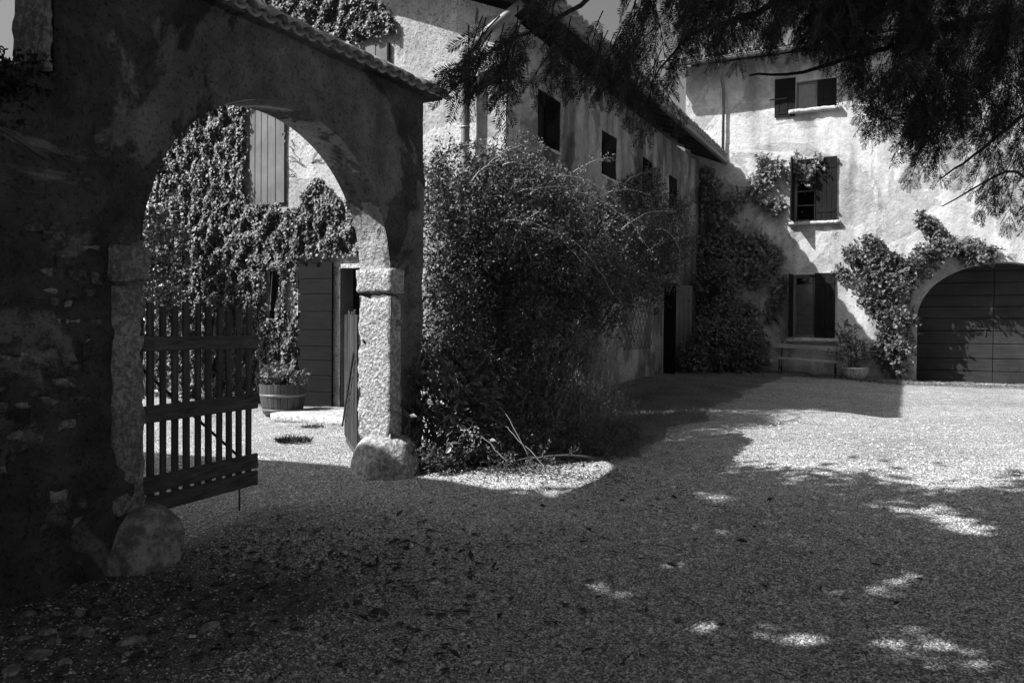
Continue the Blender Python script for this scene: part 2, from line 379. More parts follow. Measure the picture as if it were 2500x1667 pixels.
def shrub(name, loc, label, cat, blobs, n, per, length, L, W, mat, up=.5, stems=6, spread=.9, group=None, stem_mat='dark_stem', keep=None, inner=.5, stem_r=.014, gap=-.16, gapf=3.2):
    o = thing(name, loc, label, cat, group); P, d = blob_points(blobs, n, inner)
    if keep is not None: k = keep(P); P, d = P[k], d[k]
    g = np.array([noise.noise(Vector(p) * gapf) for p in P]); k = g > gap + RNG.normal(0, .05, len(g)); P, d = P[k], d[k]
    D = nrm(d * .6 + rnd_dir(len(P)) * .7 + np.array([0, 0, up])); V, F = clumps(P, D, per, length, L, W, spread=spread)
    np_mesh('foliage', V, F, mat, o)
    for i in range(stems):
        b = random.choice(blobs); e = Vector(b[0]) + Vector((random.uniform(-.3, .3), random.uniform(-.3, .3), random.uniform(-.1, .3))) * (b[1] if not hasattr(b[1], '__len__') else b[1][0])
        s = Vector(loc) + Vector((random.uniform(-.2, .2), random.uniform(-.2, .2), -.02)); m = s.lerp(e, .5) + Vector((random.uniform(-.1, .1), random.uniform(-.1, .1), .1))
        pts = [s.lerp(m, t).lerp(m.lerp(e, t), t) for t in (0, .25, .5, .75, 1)]
        MB().tube(pts, [stem_r * k for k in (1.3, 1, .8, .6, .35)], 5).build('stem', stem_mat, o, True)
    return o

def tile_mesh(length, r0, r1, rise, th=.012, n=7):
    """one canal tile along +y, arched up (rise>0) or hollow (rise<0)"""
    V = []; F = []
    for y, r in ((0, r0), (length, r1)):
        for k in range(n):
            a = math.pi * (k / (n - 1)) ; x = -r * math.cos(a); z = abs(rise) * math.sin(a) * (1 if rise > 0 else -1)
            V.append((x, y, z)); V.append((x, y, z + th))
    m = 2 * n
    for k in range(n - 1):
        a = 2 * k; F += [(a, a + 2, m + a + 2, m + a), (a + 1, m + a + 1, m + a + 3, a + 3), (a, a + 1, a + 3, a + 2), (m + a, m + a + 2, m + a + 3, m + a + 1)]
    F += [(0, m, m + 1, 1), (2 * n - 2, 2 * n - 1, m + 2 * n - 1, m + 2 * n - 2)]
    me = bpy.data.meshes.new('roof_tile'); me.from_pydata(V, [], F); me.materials.append(MAT['tile'])
    me.polygons.foreach_set('use_smooth', [True] * len(me.polygons)); return me

def roof_sheet(name, P, e, up, ne, length, pitch, mat, parent, rise=.045, z_off=0):
    """the courses above the first: one corrugated sheet. P corner, e unit vector along the eave, up unit vector up the slope"""
    V = []; F = []; P = Vector(P); e = Vector(e); up = Vector(up); nn = e.cross(up); nn = nn if nn.z > 0 else -nn
    K = ne * 8; rows = max(2, int(length / .36)) 
    for j in range(rows * 2):
        row = j // 2; y0 = length * (row + (j % 2)) / rows; lift = .03 * (1 - (j % 2))
        for i in range(K + 1):
            a = 2 * math.pi * i / 8; V.append(P + e * (pitch * i / 8) + up * y0 + nn * (rise * math.cos(a) + lift + z_off))
    for j in range(rows * 2 - 1):
        for i in range(K): a = j * (K + 1) + i; F.append((a, a + 1, a + K + 2, a + K + 1))
    mb = MB(); mb.v = [tuple(v) for v in V]; mb.f = F; o = mb.build(name, mat, parent, True); o['kind'] = 'stuff'; return o

def rough_box(a, b, M=None, step=.06, amp=.008, seed=0, rnd=.02):
    """stone block: subdivided, corners worn, faces uneven"""
    mb = MB(); c = [(a[i] + b[i]) / 2 for i in range(3)]; h = [(b[i] - a[i]) / 2 for i in range(3)]; key = {}; V = []; F = []
    def vt(p):
        k = tuple(round(q, 4) for q in p)
        if k not in key:
            d = [(p[i] - c[i]) / h[i] for i in range(3)]
            e = sum(1 for q in d if abs(q) > .99); q = Vector(p)
            if e >= 2:
                for i in range(3):
                    if abs(d[i]) > .99: q[i] -= math.copysign(rnd * (.5 + noise.noise(Vector(p) * 9 + Vector((seed, 0, 0)))), d[i])
            w = Vector([noise.noise(Vector(p) * 7 + Vector((seed, i * 7.1, 0))) + .6 * noise.noise(Vector(p) * 19 + Vector((seed, i * 3.1, 5))) for i in range(3)]) * amp
            q = q + w; key[k] = len(V); V.append(M @ q if M is not None else q)
        return key[k]
    for ax in range(3):
        u, w = [i for i in range(3) if i != ax]
        nu = max(1, round(2 * h[u] / step)); nw = max(1, round(2 * h[w] / step))
        for sg in (-1, 1):
            for i in range(nu):
                for j in range(nw):
                    q = []
                    for (p, r) in ((i, j), (i + 1, j), (i + 1, j + 1), (i, j + 1)):
                        x = [0, 0, 0]; x[ax] = c[ax] + sg * h[ax]; x[u] = a[u] + 2 * h[u] * p / nu; x[w] = a[w] + 2 * h[w] * r / nw; q.append(vt(x))
                    F.append(tuple(reversed(q)) if (sg < 0) ^ (ax == 1) else tuple(q))
    return mb.add(V, F)
def pebble_mesh(name, mat, seed, flat_=.6):
    """a rounded field stone, unit size, about 80 triangles"""
    import bmesh
    bm = bmesh.new(); bmesh.ops.create_icosphere(bm, subdivisions=2, radius=1)
    for v in bm.verts:
        k = 1 + .35 * noise.noise(v.co * 1.1 + Vector((seed * 5.1, 0, 0))); v.co *= k; v.co.z *= flat_
    me = bpy.data.meshes.new(name); bm.to_mesh(me); bm.free(); me.materials.append(MAT[mat])
    me.polygons.foreach_set('use_smooth', [True] * len(me.polygons)); return me

def leaf_panel(parent, name, M, s0, s1, z0, z1, t, th, nb, mat, batten_mat=None, vertical=True, battens=(.14, .86), gap=.004, label=None, bt=None, widths=None):
    """a boarded shutter or door leaf: the battens are the part, each board a sub-part"""
    bt = bt or -.016; p = bpy.data.objects.new(name, None); COL.objects.link(p); p.parent = parent; p.empty_display_size = .1
    p.location = M @ Vector(((s0 + s1) / 2, t, z0)) - wloc(parent)
    if label: p['label'] = label
    if vertical:
        for k in battens: z = z0 + (z1 - z0) * k; MB().box((s0 + .02, t + bt if bt < 0 else t + th, z - .04), (s1 - .02, t if bt < 0 else t + th + bt, z + .04), M).build('batten', batten_mat or mat, p)
    else:
        for a, b in ((s0 + .02, s0 + .1), (s1 - .1, s1 - .02)): MB().box((a, t + th, z0 + .03), (b, t + th + .018, z1 - .03), M).build('batten', batten_mat or mat, p)
    w = widths or [random.uniform(.85, 1.15) for _ in range(nb)]; tot = sum(w); acc = 0
    for i in range(nb):
        a = acc / tot; acc += w[i]; b = acc / tot; dt = random.uniform(-.002, .002)
        if vertical: MB().box((s0 + (s1 - s0) * a + gap / 2, t + dt, z0), (s0 + (s1 - s0) * b - gap / 2, t + th + dt, z1), M, .004).build('board', mat, p)
        else: MB().box((s0, t + dt, z0 + (z1 - z0) * a + gap / 2), (s1, t + th + dt, z0 + (z1 - z0) * b - gap / 2), M, .004).build('board', mat, p)
    return p
def sash(parent, M, s0, s1, z0, z1, t, bars=(1, 3), fr=.05, mat='wood_frame', pane='glass', label=None):
    """window frame with glazing bars; each pane a sub-part"""
    mb = MB(); mb.box((s0, t, z0), (s0 + fr, t + .05, z1), M).box((s1 - fr, t, z0), (s1, t + .05, z1), M)
    mb.box((s0 + fr, t + .001, z0), (s1 - fr, t + .049, z0 + fr), M).box((s0 + fr, t + .001, z1 - fr), (s1 - fr, t + .049, z1), M)
    nx, nz = bars; a, b, c, d = s0 + fr, s1 - fr, z0 + fr, z1 - fr
    for i in range(1, nx): x = a + (b - a) * i / nx; mb.box((x - .015, t + .005, c), (x + .015, t + .045, d), M)
    for j in range(1, nz): z = c + (d - c) * j / nz; mb.box((a, t + .007, z - .012), (b, t + .043, z + .012), M)
    p = mb.build('window', mat, parent, label=label)
    for i in range(nx):
        for j in range(nz):
            MB().box((a + (b - a) * i / nx, t + .022, c + (d - c) * j / nz), (a + (b - a) * (i + 1) / nx, t + .028, c + (d - c) * (j + 1) / nz), M, .001).build('pane', pane, p)
    return p
def back_box(parent, M, s0, s1, z0, z1, t, name='window_recess'):
    MB().box((s0 - .05, t, z0 - .05), (s1 + .05, t + .04, z1 + .05), M).build(name, 'dark', parent)

# ================================================================== ground
xs = np.concatenate([[-400, -200, -100, -60, -35, -22, -15], np.arange(-12, 6.01, .12), [8, 12, 20, 35, 60, 100, 200, 400]])
ys = np.concatenate([[-400, -200, -100, -50, -25, -12, -6], np.arange(-3, 24.01, .12), [28, 35, 50, 80, 120, 200, 400]])
X, Y = np.meshgrid(xs, ys); Z = gz_np(X, Y)
nz_ = np.array([noise.noise(Vector((x * .9, y * .9, 0))) * .022 + noise.noise(Vector((x * 3.2, y * 3.2, 4))) * .007 for x, y in zip(X.ravel(), Y.ravel())]).reshape(X.shape)
Z = Z + nz_; nx, ny = len(xs), len(ys)
I = (np.arange(ny - 1)[:, None] * nx + np.arange(nx - 1)[None]).ravel()
np_mesh('ground', np.stack([X, Y, Z], -1).reshape(-1, 3), np.stack([I, I + 1, I + nx + 1, I + nx], 1), 'ground', kind='structure', smooth=True)
ground = bpy.data.objects['ground']
def gsurf(x, y): return gz(x, y) + noise.noise(Vector((x * .9, y * .9, 0))) * .022 + noise.noise(Vector((x * 3.2, y * 3.2, 4))) * .007

# loose gravel: real pebbles where the eye can tell them
def scatter_pebbles(n, dmin, dmax, rmin, rmax):
    u = RNG.uniform(0, 1, n); d = dmin * (dmax / dmin) ** u; r = RNG.uniform(-.66, .66, n)
    a = math.radians(26.2); x = r * d; X = x * math.cos(a) - d * math.sin(a); Y = x * math.sin(a) + d * math.cos(a)
    wallx = -4.79 + (Y - 3.95) * .045 - (Y > 10.1) * .4
    k = ((X > wallx + .05) | ((X < wallx - .55) & (Y < 10.1) & (Y > 4.2)) | ((Y > 3.95) & (Y < 6.7) & (X > wallx - 6))) & (Y < 21.5) & ~((X < -2.8) & (Y > 8.5) & (X > wallx))
    k &= ~((X < -3.1) & (Y < 4.3) & (X > wallx) & (RNG.uniform(0, 1, n) < .8))
    X, Y = X[k], Y[k]; n = len(X); R = RNG.uniform(rmin, rmax, n)
    Z = gz_np(X, Y) + np.array([noise.noise(Vector((x * .9, y * .9, 0))) * .022 + noise.noise(Vector((x * 3.2, y * 3.2, 4))) * .007 for x, y in zip(X, Y)])
    base = np.array([[1, 0, 0], [.2, 1, 0], [-1, .3, 0], [-.1, -1, 0], [.1, .1, .8], [-.3, .2, -.4]]); A = RNG.uniform(0, 6.3, n); ca, sa = np.cos(A), np.sin(A)
    B = base[None] * RNG.uniform(.6, 1.3, (n, 6, 3)) * R[:, None, None]
    V = np.stack([B[..., 0] * ca[:, None] - B[..., 1] * sa[:, None] + X[:, None], B[..., 0] * sa[:, None] + B[..., 1] * ca[:, None] + Y[:, None], B[..., 2] + Z[:, None] + R[:, None] * .15], -1).reshape(-1, 3)
    f = np.array([[0, 1, 4], [1, 2, 4], [2, 3, 4], [3, 0, 4]]); F = (f[None] + (np.arange(n) * 6)[:, None, None]).reshape(-1, 3); return V, F
parts = [scatter_pebbles(90000, 2.8, 8.5, .004, .0095), scatter_pebbles(3500, 2.8, 12, .01, .02)]
V = np.concatenate([p[0] for p in parts]); F = np.concatenate([parts[0][1], parts[1][1] + len(parts[0][0])])
np_mesh('gravel', V, F, 'pebble', ground)

# field stones lying in the earth at the lower left
stones = [pebble_mesh('stone', 'field', i, .5) for i in range(4)]
def lay_stone(px, py, r, parent=ground, zoff=.0):
    rr = ray(px, py); t = 4.0
    for _ in range(40): p = EYE + rr * t; t = .5 * t + .5 * (gsurf(p.x, p.y) - 1.6) / rr.z
    p = EYE + rr * t; s = r * t / FPX
    inst('stone', random.choice(stones), parent, Matrix.Translation((p.x, p.y, gsurf(p.x, p.y) + zoff + s * .12)) @ Matrix.Rotation(random.uniform(0, 6), 4, 'Z') @ Matrix.Rotation(random.uniform(-.2, .2), 4, 'X') @ Matrix.Diagonal((s * random.uniform(.9, 1.25), s * random.uniform(.6, .9), s * .9, 1)))
for px, py, r in [(232, 1458, 15), (275, 1437, 16), (168, 1478, 12), (192, 1500, 24), (262, 1516, 18), (72, 1502, 20), (140, 1500, 14), (115, 1545, 22), (210, 1545, 30), (132, 1568, 18),
                  (250, 1540, 12), (322, 1568, 26), (214, 1573, 8), (90, 1600, 30), (160, 1618, 20), (510, 1535, 28), (310, 1598, 16), (60, 1560, 18), (365, 1577, 9), (410, 1365, 8), (215, 1318, 18), (300, 1640, 20),
                  (28, 1640, 26), (440, 1610, 10), (180, 1430, 10), (90, 1450, 14), (330, 1500, 12), (395, 1510, 9), (640, 1560, 9), (560, 1420, 7), (700, 1320, 6)]: lay_stone(px, py, r)

# ================================================================== the gateway
gw = thing('arched_gateway', GM @ Vector((0, .2, 0)), 'dark weathered masonry wall with a round arched gateway, stone piers and a tiled top', 'gateway')
HW = 2.79
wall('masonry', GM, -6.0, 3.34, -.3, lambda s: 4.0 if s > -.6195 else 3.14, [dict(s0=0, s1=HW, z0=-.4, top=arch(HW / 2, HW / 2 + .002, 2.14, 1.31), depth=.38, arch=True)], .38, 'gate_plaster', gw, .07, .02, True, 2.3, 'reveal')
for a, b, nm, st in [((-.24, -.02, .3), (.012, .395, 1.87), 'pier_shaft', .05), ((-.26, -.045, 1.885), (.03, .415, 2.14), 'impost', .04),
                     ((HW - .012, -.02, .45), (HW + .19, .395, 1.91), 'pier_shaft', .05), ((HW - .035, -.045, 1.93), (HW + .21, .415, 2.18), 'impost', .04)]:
    rough_box(a, b, GM, st, .009, a[0] * 9, .02).build(nm, 'pier_stone' if a[0] > 1 else 'pier_dark', gw, True)  # near pier takes a darker tone of the pier stone
def guard(s, t, z, r, h, seed):
    mb = MB(); mb.lathe(GM @ Vector((s, t, z)), [(r * .98, -.15), (r, .0), (r, h * .25), (r * .95, h * .5), (r * .84, h * .72), (r * .64, h * .89), (r * .4, h * .975), (r * .12, h)], 36, .22)
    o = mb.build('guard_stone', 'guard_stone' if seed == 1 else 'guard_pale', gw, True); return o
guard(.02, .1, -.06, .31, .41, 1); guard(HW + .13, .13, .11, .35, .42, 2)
# tiles along the top: convex and hollow canal tiles, front and back
tu = tile_mesh(.38, .075, .06, .05); td = tile_mesh(.40, .06, .075, -.045)
for side in (0, 1):
    for i in range(27):
        for conv in (1, 0):
            s = -.6 + i * .158 + (0 if conv else .079); 
            if s > 3.6: continue
            t = -.15 if side == 0 else .53; rot = Matrix.Rotation(math.atan2(.2, .38), 4, 'X') if side == 0 else Matrix.Rotation(math.pi, 4, 'Z') @ Matrix.Rotation(math.atan2(.2, .38), 4, 'X')
            M = GM @ Matrix.Translation((s + random.uniform(-.006, .006), t + random.uniform(-.02, .015), 3.985 + (.045 if conv else .05) + random.uniform(-.004, .006))) @ Matrix.Rotation(random.uniform(-.04, .04), 4, 'Z') @ rot
            inst('roof_tile', tu if conv else td, gw, M)
rt = tile_mesh(.42, .1, .085, .06)
for i in range(11): inst('ridge_tile', rt, gw, GM @ Matrix.Translation((-.62 + i * .4 + .42, .19, 4.2 + random.uniform(-.004, .006))) @ Matrix.Rotation(math.pi / 2, 4, 'Z'))
MB().box((-.6, -.1, 4.002), (3.55, .48, 4.03), GM).build('tile_bed', 'gate_plaster', gw)
MB().box((-.55, .05, 4.031), (3.5, .34, 4.16), GM, .05).build('tile_bed', 'gate_plaster', gw)
rough_box((-.67, .0, 3.16), (-.622, .38, 3.98), GM, .05, .014, 3, .02).build('quoin', 'pier_dark', gw, True)
# rubble showing through the plaster at the near end
def rubble(s, z, w, h, out=.03):
    rough_box((s - w / 2, -out, z - h / 2), (s + w / 2, .05, z + h / 2), GM, .045, .012, s * 7 + z, .025).build('stone', random.choice(['rubble', 'rubble_dark', 'rubble_dark']), gw, True)
for s, z, w, h in [(-.78, 1.76, .2, .09), (-.63, 1.74, .08, .085), (-.53, 1.73, .07, .06), (-.38, 1.5, .11, .08), (-.36, 1.12, .07, .05), (-.55, .62, .1, .06), (-.44, .25, .16, .08),
                   (-.62, 2.14, .16, .1), (-.45, 2.1, .1, .12), (-.47, 1.92, .13, .09), (-.66, 1.48, .14, .1), (-.9, 1.45, .16, .12), (-.5, 1.3, .12, .09), (-.72, 1.18, .17, .1), (-.95, 1.1, .14, .12),
                   (-.55, .96, .13, .08), (-.82, .86, .18, .11), (-.4, .8, .1, .1), (-.66, .4, .16, .1), (-.9, .5, .15, .12), (-.42, .44, .12, .08), (-.8, .14, .2, .12), (-.52, .08, .15, .09),
                   (-.34, 1.9, .08, .1), (-.4, 1.32, .08, .07), (-.38, .62, .09, .07), (-1.05, 1.85, .18, .12), (-1.1, .8, .16, .1)]: rubble(s, z, w, h, random.uniform(.004, .02))

for iz in range(24):
    z = .04 + iz * .098; s = -1.28 + random.uniform(0, .1)
    while s < -.3:
        w = random.uniform(.07, .19)
        if s + w < -.27 and random.random() < .5 + .25 * noise.noise(Vector((s * 3, z * 2, 4))): rubble(s + w / 2, z + random.uniform(-.015, .015), w * .92, random.uniform(.06, .088), random.uniform(-.002, .013))
        s += w + .012
# the gate: two slatted leaves
def gate_leaf(name, hinge, free, zb, n, label, rod=False, brace=True):
    h = Vector(hinge + (0,)); f = Vector(free + (0,)); d = (f - h); Ln = d.length; d.normalize(); M = frame(h, d, (-d.y, d.x, 0))
    o = thing(name, h + Vector((0, 0, zb)), label, 'gate', 'slatted wooden gate leaves')
    for (z, hh) in ((.0, .12), (.145, .125), (.655, .125), (1.17, .11)):
        MB().box((.0, -.034, zb + z), (Ln + .03, -.002, zb + z + hh), M, .006, .002).build('rail', 'rail_wood', o)
    for i in range(n):
        s = .05 + (Ln - .1) * i / (n - 1); zt = zb + 1.5 + random.uniform(-.03, .045); w = random.uniform(.028, .034); k = random.uniform(-.008, .008)
        mb = MB(); mb.box((s - w, 0, zb + .09), (s + w, .02, zt), M, .004, .002); mb.v = [tuple(Vector(v) + d * k * (v[2] - zb)) for v in mb.v]
        mb.build('picket', 'gate_wood', o)
    if brace: MB().tube([M @ Vector((.05, .045, zb + 1.1)), M @ Vector((Ln - .05, .045, zb + .2))], .011, 6).build('brace', 'iron', o)
    if rod: MB().tube([M @ Vector((Ln - .13, .035, zb + .7)), M @ Vector((Ln - .13, .035, gsurf(f.x, f.y) + .0))], .008, 6).build('bolt', 'iron', o)
    for z in (.2, 1.2): MB().box((-.07, -.04, zb + z), (.16, -.035, zb + z + .035), M, .001).build('hinge', 'iron', o)
    return o
gate_leaf('gate_leaf', (-4.945, 4.0), (-5.07, 5.3), .24, 11, 'closed slatted wooden gate leaf seen face on beside the near stone pier', True)
gate_leaf('gate_leaf', (-5.04, 6.74), (-5.97, 7.74), .24, 11, 'opened slatted wooden gate leaf seen edge on against the sunlit far pier')

# creeper on the low wall at the far left
cr = shrub('creeper', GM @ Vector((-.9, .0, 2.6)), 'dark creeper spilling over the low wall at the extreme left edge', 'creeper', [(tuple(GM @ Vector((s, .12, z))), (.22, .22, .13)) for s, z in [(-.85, 3.08), (-1.1, 3.1), (-1.4, 3.12), (-1.8, 3.1), (-1.0, 2.9), (-1.3, 2.8), (-1.6, 2.95)]],
       700, 8, .12, .035, .025, 'needle', .0, 3)

# ================================================================== long wing (gable end towards the gate)
wing = thing('long_wing', (-7, 16, .3), 'long low plastered wing in shade with four small deep windows under the eaves', 'house')
wh = [dict(s0=11.32, s1=12.2, z0=4.42, top=flat(5.22), depth=.34), dict(s0=14.15, s1=14.95, z0=4.42, top=flat(5.22), depth=.34),
      dict(s0=16.6, s1=17.36, z0=4.42, top=flat(5.2), depth=.34), dict(s0=18.68, s1=19.4, z0=4.42, top=flat(5.18), depth=.34),
      dict(s0=18.3, s1=19.25, z0=0, top=flat(2.65), depth=.35)]
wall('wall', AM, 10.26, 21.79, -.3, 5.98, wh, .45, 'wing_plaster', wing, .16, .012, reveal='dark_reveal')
def gtop(x): return 6.02 + .4 * (min(-5.17 - x, x + 14.0 if x < -9.58 else 99)) if x > -14 else 6.02
gh = [dict(s0=-8.03, s1=-7.0, z0=0, top=flat(2.5), depth=.38), dict(s0=-9.46, s1=-9.22, z0=1.7, top=flat(2.5), depth=.3),
      dict(s0=-9.78, s1=-9.16, z0=3.64, top=flat(5.12), depth=.2), dict(s0=-7.95, s1=-7.2, z0=4.35, top=flat(5.78), depth=.2)]
wall('gable_wall', CM, -14, -5.17, -.3, lambda x: 6.02 + .4 * min(-5.17 - x, x + 14.0), gh, .45, 'gable_plaster', wing, .16, .01, reveal='dark_reveal')
MB().box((-14, 10.9, -.3), (-13.7, 21.7, 5.9)).box((-13.6, 21.3, -.3), (-5.7, 21.6, 5.9)).build('wall', 'wing_plaster', wing)
for h in wh[:4]:
    sash(wing, AM, h['s0'], h['s1'], h['z0'], h['top'](0), .25, (1, 1), .05, 'shutter_dark', 'dark_glass'); back_box(wing, AM, h['s0'], h['s1'], h['z0'], h['top'](0), .42)
    rough_box((h['s0'] - .03, -.012, h['z0'] - .05), (h['s1'] + .03, .2, h['z0'] + .004), AM, .1, .004, h['s0'], .008).build('sill', 'sill', wing)
# door at the far end of the wing
MB().box((18.3, .3, .3), (19.25, .35, 2.65), AM).build('door', 'door_wood', wing, label='dark door set deep in the far end of the wing')
MB().box((18.26, -.015, .35), (18.33, .12, 2.66), AM).box((19.22, -.015, .35), (19.30, .12, 2.66), AM).box((18.33, -.014, 2.6), (19.22, .119, 2.66), AM).build('door_frame', 'pale_frame', wing)
Mh = AM @ Matrix.Translation((18.28, -.02, 0)) @ Matrix.Rotation(math.radians(-100), 4, 'Z')
leaf_panel(wing, 'shutter', Mh, .0, .3, .55, 2.64, 0, .03, 3, 'shutter_dark')
Mh = AM @ Matrix.Translation((19.28, -.02, 0)) @ Matrix.Rotation(math.radians(-70), 4, 'Z')
leaf_panel(wing, 'shutter', Mh, .0, .4, .55, 2.64, 0, .03, 4, 'shutter')
# gable openings
back_box(wing, CM, -9.46, -9.22, 1.7, 2.5, .3)
back_box(wing, CM, -9.78, -9.16, 3.64, 5.12, .2); back_box(wing, CM, -7.95, -7.2, 4.35, 5.78, .2); 
leaf_panel(wing, 'shutter', CM, -9.86, -9.12, 3.58, 5.2, -.05, .035, 5, 'shutter', battens=(.2, .8), bt=.02, widths=[.9, 1.0, 1.05, 1.25, 1.4], gap=.009, label='pale plank shutter framed by ivy seen through the arch')
leaf_panel(wing, 'shutter', CM, -8.04, -7.14, 4.3, 5.84, -.05, .035, 4, 'shutter', battens=(.2, .8), bt=.02, gap=.008, label='pale plank shutter rising above the tiled wall top')
MB().box((-7.139, -.055, 4.3), (-7.11, -.012, 5.845), CM).build('shutter_stile', 'shutter_dark', wing)
MB().box((-7.13, -.075, 5.45), (-7.085, -.02, 5.56), CM).build('hinge', 'iron', wing)
leaf_panel(wing, 'door_leaf', CM, -8.8, -8.12, .33, 2.6, -.09, .04, 9, 'door_wood', vertical=False, gap=.007, label='dark door leaf of nine wide boards folded back on the ivy')
MB().box((-8.03, .3, .28), (-7.0, .35, 2.5), CM).build('door', 'door_wood', wing)
MB().box((-8.028, .02, .3), (-8.01, .3, 2.5), CM).build('door_frame', 'shutter', wing)
rough_box((-8.0, -.05, 2.5), (-6.9, .12, 2.57), CM, .09, .004, 4, .008).build('lintel', 'sill', wing)
rough_box((-8.3, 9.0, .2), (-6.75, 10.24, .355), None, .12, .006, 3, .01).build('door_slab', 'slab', wing, True)
# downpipe with its swan neck, gutter
MB().tube([(-5.73, 10.1, .32), (-5.73, 10.1, 2), (-5.73, 10.1, 4), (-5.73, 10.1, 5.22), (-5.72, 10.09, 5.36), (-5.64, 10.04, 5.46), (-5.3, 9.98, 5.68), (-4.75, 9.9, 5.93)], .062, 14).build('downpipe', 'zinc', wing, True)
mb = MB()
for z in (1.2, 2.8, 4.4, 5.2): mb.tube([(-5.73, 10.1, z), (-5.73, 10.1, z + .03)], .069, 14)
mb.build('pipe_bracket', 'zinc', wing, True)
def gutter(parent, a, b, r, mat='zinc'):
    a = Vector(a); b = Vector(b); d = (b - a).normalized(); s = d.cross(Vector((0, 0, 1))); V = []; F = []; n = 9
    for p in (a, b):
        for rr in (r, r * .9):
            for k in range(n): t = math.pi * k / (n - 1); V.append(p + s * (math.cos(t) * rr) - Vector((0, 0, math.sin(t) * rr)))
    for k in range(n - 1):
        F += [(k, k + 1, 2 * n + k + 1, 2 * n + k), (n + k, 3 * n + k, 3 * n + k + 1, n + k + 1), (k, n + k, n + k + 1, k + 1), (2 * n + k, 2 * n + k + 1, 3 * n + k + 1, 3 * n + k)]
    F += [(0, 2 * n, 3 * n, n), (n - 1, 2 * n - 1, 4 * n - 1, 3 * n - 1)]
    MB().add(V, F).tube([a + s * r, b + s * r], r * .12, 6).tube([a - s * r, b - s * r], r * .12, 6).build('gutter', mat, parent, True)
gutter(wing, (-4.5, 9.6, 5.98), (-4.5, 21.74, 5.98), .08)
# roof: eave at x=-4.55, pitch .4
pa = math.atan(.4); ca, sa_ = math.cos(pa), math.sin(pa)
MB().add([(-4.55, 9.55, 6.02), (-4.55, 21.74, 6.02), (-9.585, 21.74, 8.034), (-9.585, 9.55, 8.034), (-4.55, 9.55, 6.08), (-4.55, 21.74, 6.08), (-9.585, 21.74, 8.094), (-9.585, 9.55, 8.094)],
         [(0, 1, 2, 3), (7, 6, 5, 4), (0, 4, 5, 1), (1, 5, 6, 2), (3, 7, 4, 0)]).add(
         [(-14.6, 9.55, 6.02), (-14.6, 21.74, 6.02), (-9.59, 21.74, 8.034), (-9.59, 9.55, 8.034), (-14.6, 9.55, 6.08), (-14.6, 21.74, 6.08), (-9.59, 21.74, 8.094), (-9.59, 9.55, 8.094)],
         [(3, 2, 1, 0), (4, 5, 6, 7), (0, 1, 5, 4), (3, 0, 4, 7)]).build('roof', 'eave_wood', wing)
for i in range(19):
    y = 9.7 + i * .66; MB().add([(x, y + e, z - q) for q in (0, .1) for x, z in ((-4.6, 6.035), (-5.4, 6.355)) for e in (0, .08)], [(0, 1, 3, 2), (4, 6, 7, 5), (0, 4, 5, 1), (0, 2, 6, 4), (1, 5, 7, 3), (2, 3, 7, 6)]).build('rafter', 'eave_wood', wing)
T2u = tile_mesh(.42, .095, .08, .06); T2d = tile_mesh(.44, .08, .095, -.05)
def course(parent, P, e, up, n, pitch):
    e = Vector(e); up = Vector(up); nn = e.cross(up); nn = nn if nn.z > 0 else -nn
    X_ = up.cross(nn)
    for i in range(n):
        for conv in (1, 0):
            p = Vector(P) + e * (pitch * (i + (.5 if conv else 1.0)) + random.uniform(-.006, .006)) + up * random.uniform(-.02, .015) + nn * (.05 + random.uniform(0, .008))
            m = Matrix.Identity(4)
            for k in range(3): m[k][0] = X_[k]; m[k][1] = up[k]; m[k][2] = nn[k]; m[k][3] = p[k]
            inst('roof_tile', T2u if conv else T2d, parent, m)
upA = (-ca, 0, sa_)
course(wing, (-4.47, 9.5, 6.05), (0, 1, 0), upA, 59, .205)
roof_sheet('tile_courses', (-4.47 - .36 * ca, 9.5, 6.05 + .36 * sa_), (0, 1, 0), upA, 59, 5.05, .205, 'tile', wing, z_off=.075)
for i in range(13): # tiles along the verge of the gable
    p = Vector((-4.6, 9.56, 6.13)) + Vector(upA) * (.37 * i); m = Matrix.Identity(4); nn = Vector((sa_, 0, ca)); X_ = Vector(upA).cross(nn)
    for k in range(3): m[k][0] = X_[k]; m[k][1] = upA[k]; m[k][2] = nn[k]; m[k][3] = p[k]
    inst('verge_tile', T2u, wing, m)

# ivy on the gable: leaves hang in layers, clear of the openings
def ivy_keep(x, z):
    n = np.array([noise.noise(Vector((a * 1.4, b * 1.4, 2))) + .5 * noise.noise(Vector((a * 4, b * 4, 7))) for a, b in zip(x, z)])
    top = 3.5 + .36 * np.exp(-((x + 8.42) / .3) ** 2) + n * .12
    k = (x < -9.1 + n * .08) | ((z < top) & (x < -7.0 + n * .2)) | ((z > 5.9 + n * .1) & (x < -7.05 + n * .35 - (z - 6) * .1)) | ((z > 5.2) & (x < -8.1))
    k &= ~((x > -9.92) & (x < -9.08) & (z > 3.56) & (z < 5.25)) & ~((x > -8.1) & (x < -7.05) & (z > 4.2) & (z < 5.9))
    k &= ~((x > -8.83) & (x < -6.8) & (z < 2.66)) & ~((x > -9.48 + n * .02) & (x < -9.2) & (z > 1.7) & (z < 2.5))
    k &= ~((((x + 8.97) / .1) ** 2 + ((z - 2.0 - n * .1) / .34) ** 2) < 1)
    return k
ivy = thing('ivy', (-9.6, 10.2, .3), 'dense sunlit ivy covering the gable wall seen through the arch', 'ivy')
n = 190000; x = RNG.uniform(-13.5, -6.7, n); z = .3 + 7.6 * RNG.uniform(0, 1, n); k = ivy_keep(x, z) & ~((z > 5.6) & (z > 6.0 + .4 * (-5.17 - x) - .4)); x, z = x[k], z[k]; n = len(x)
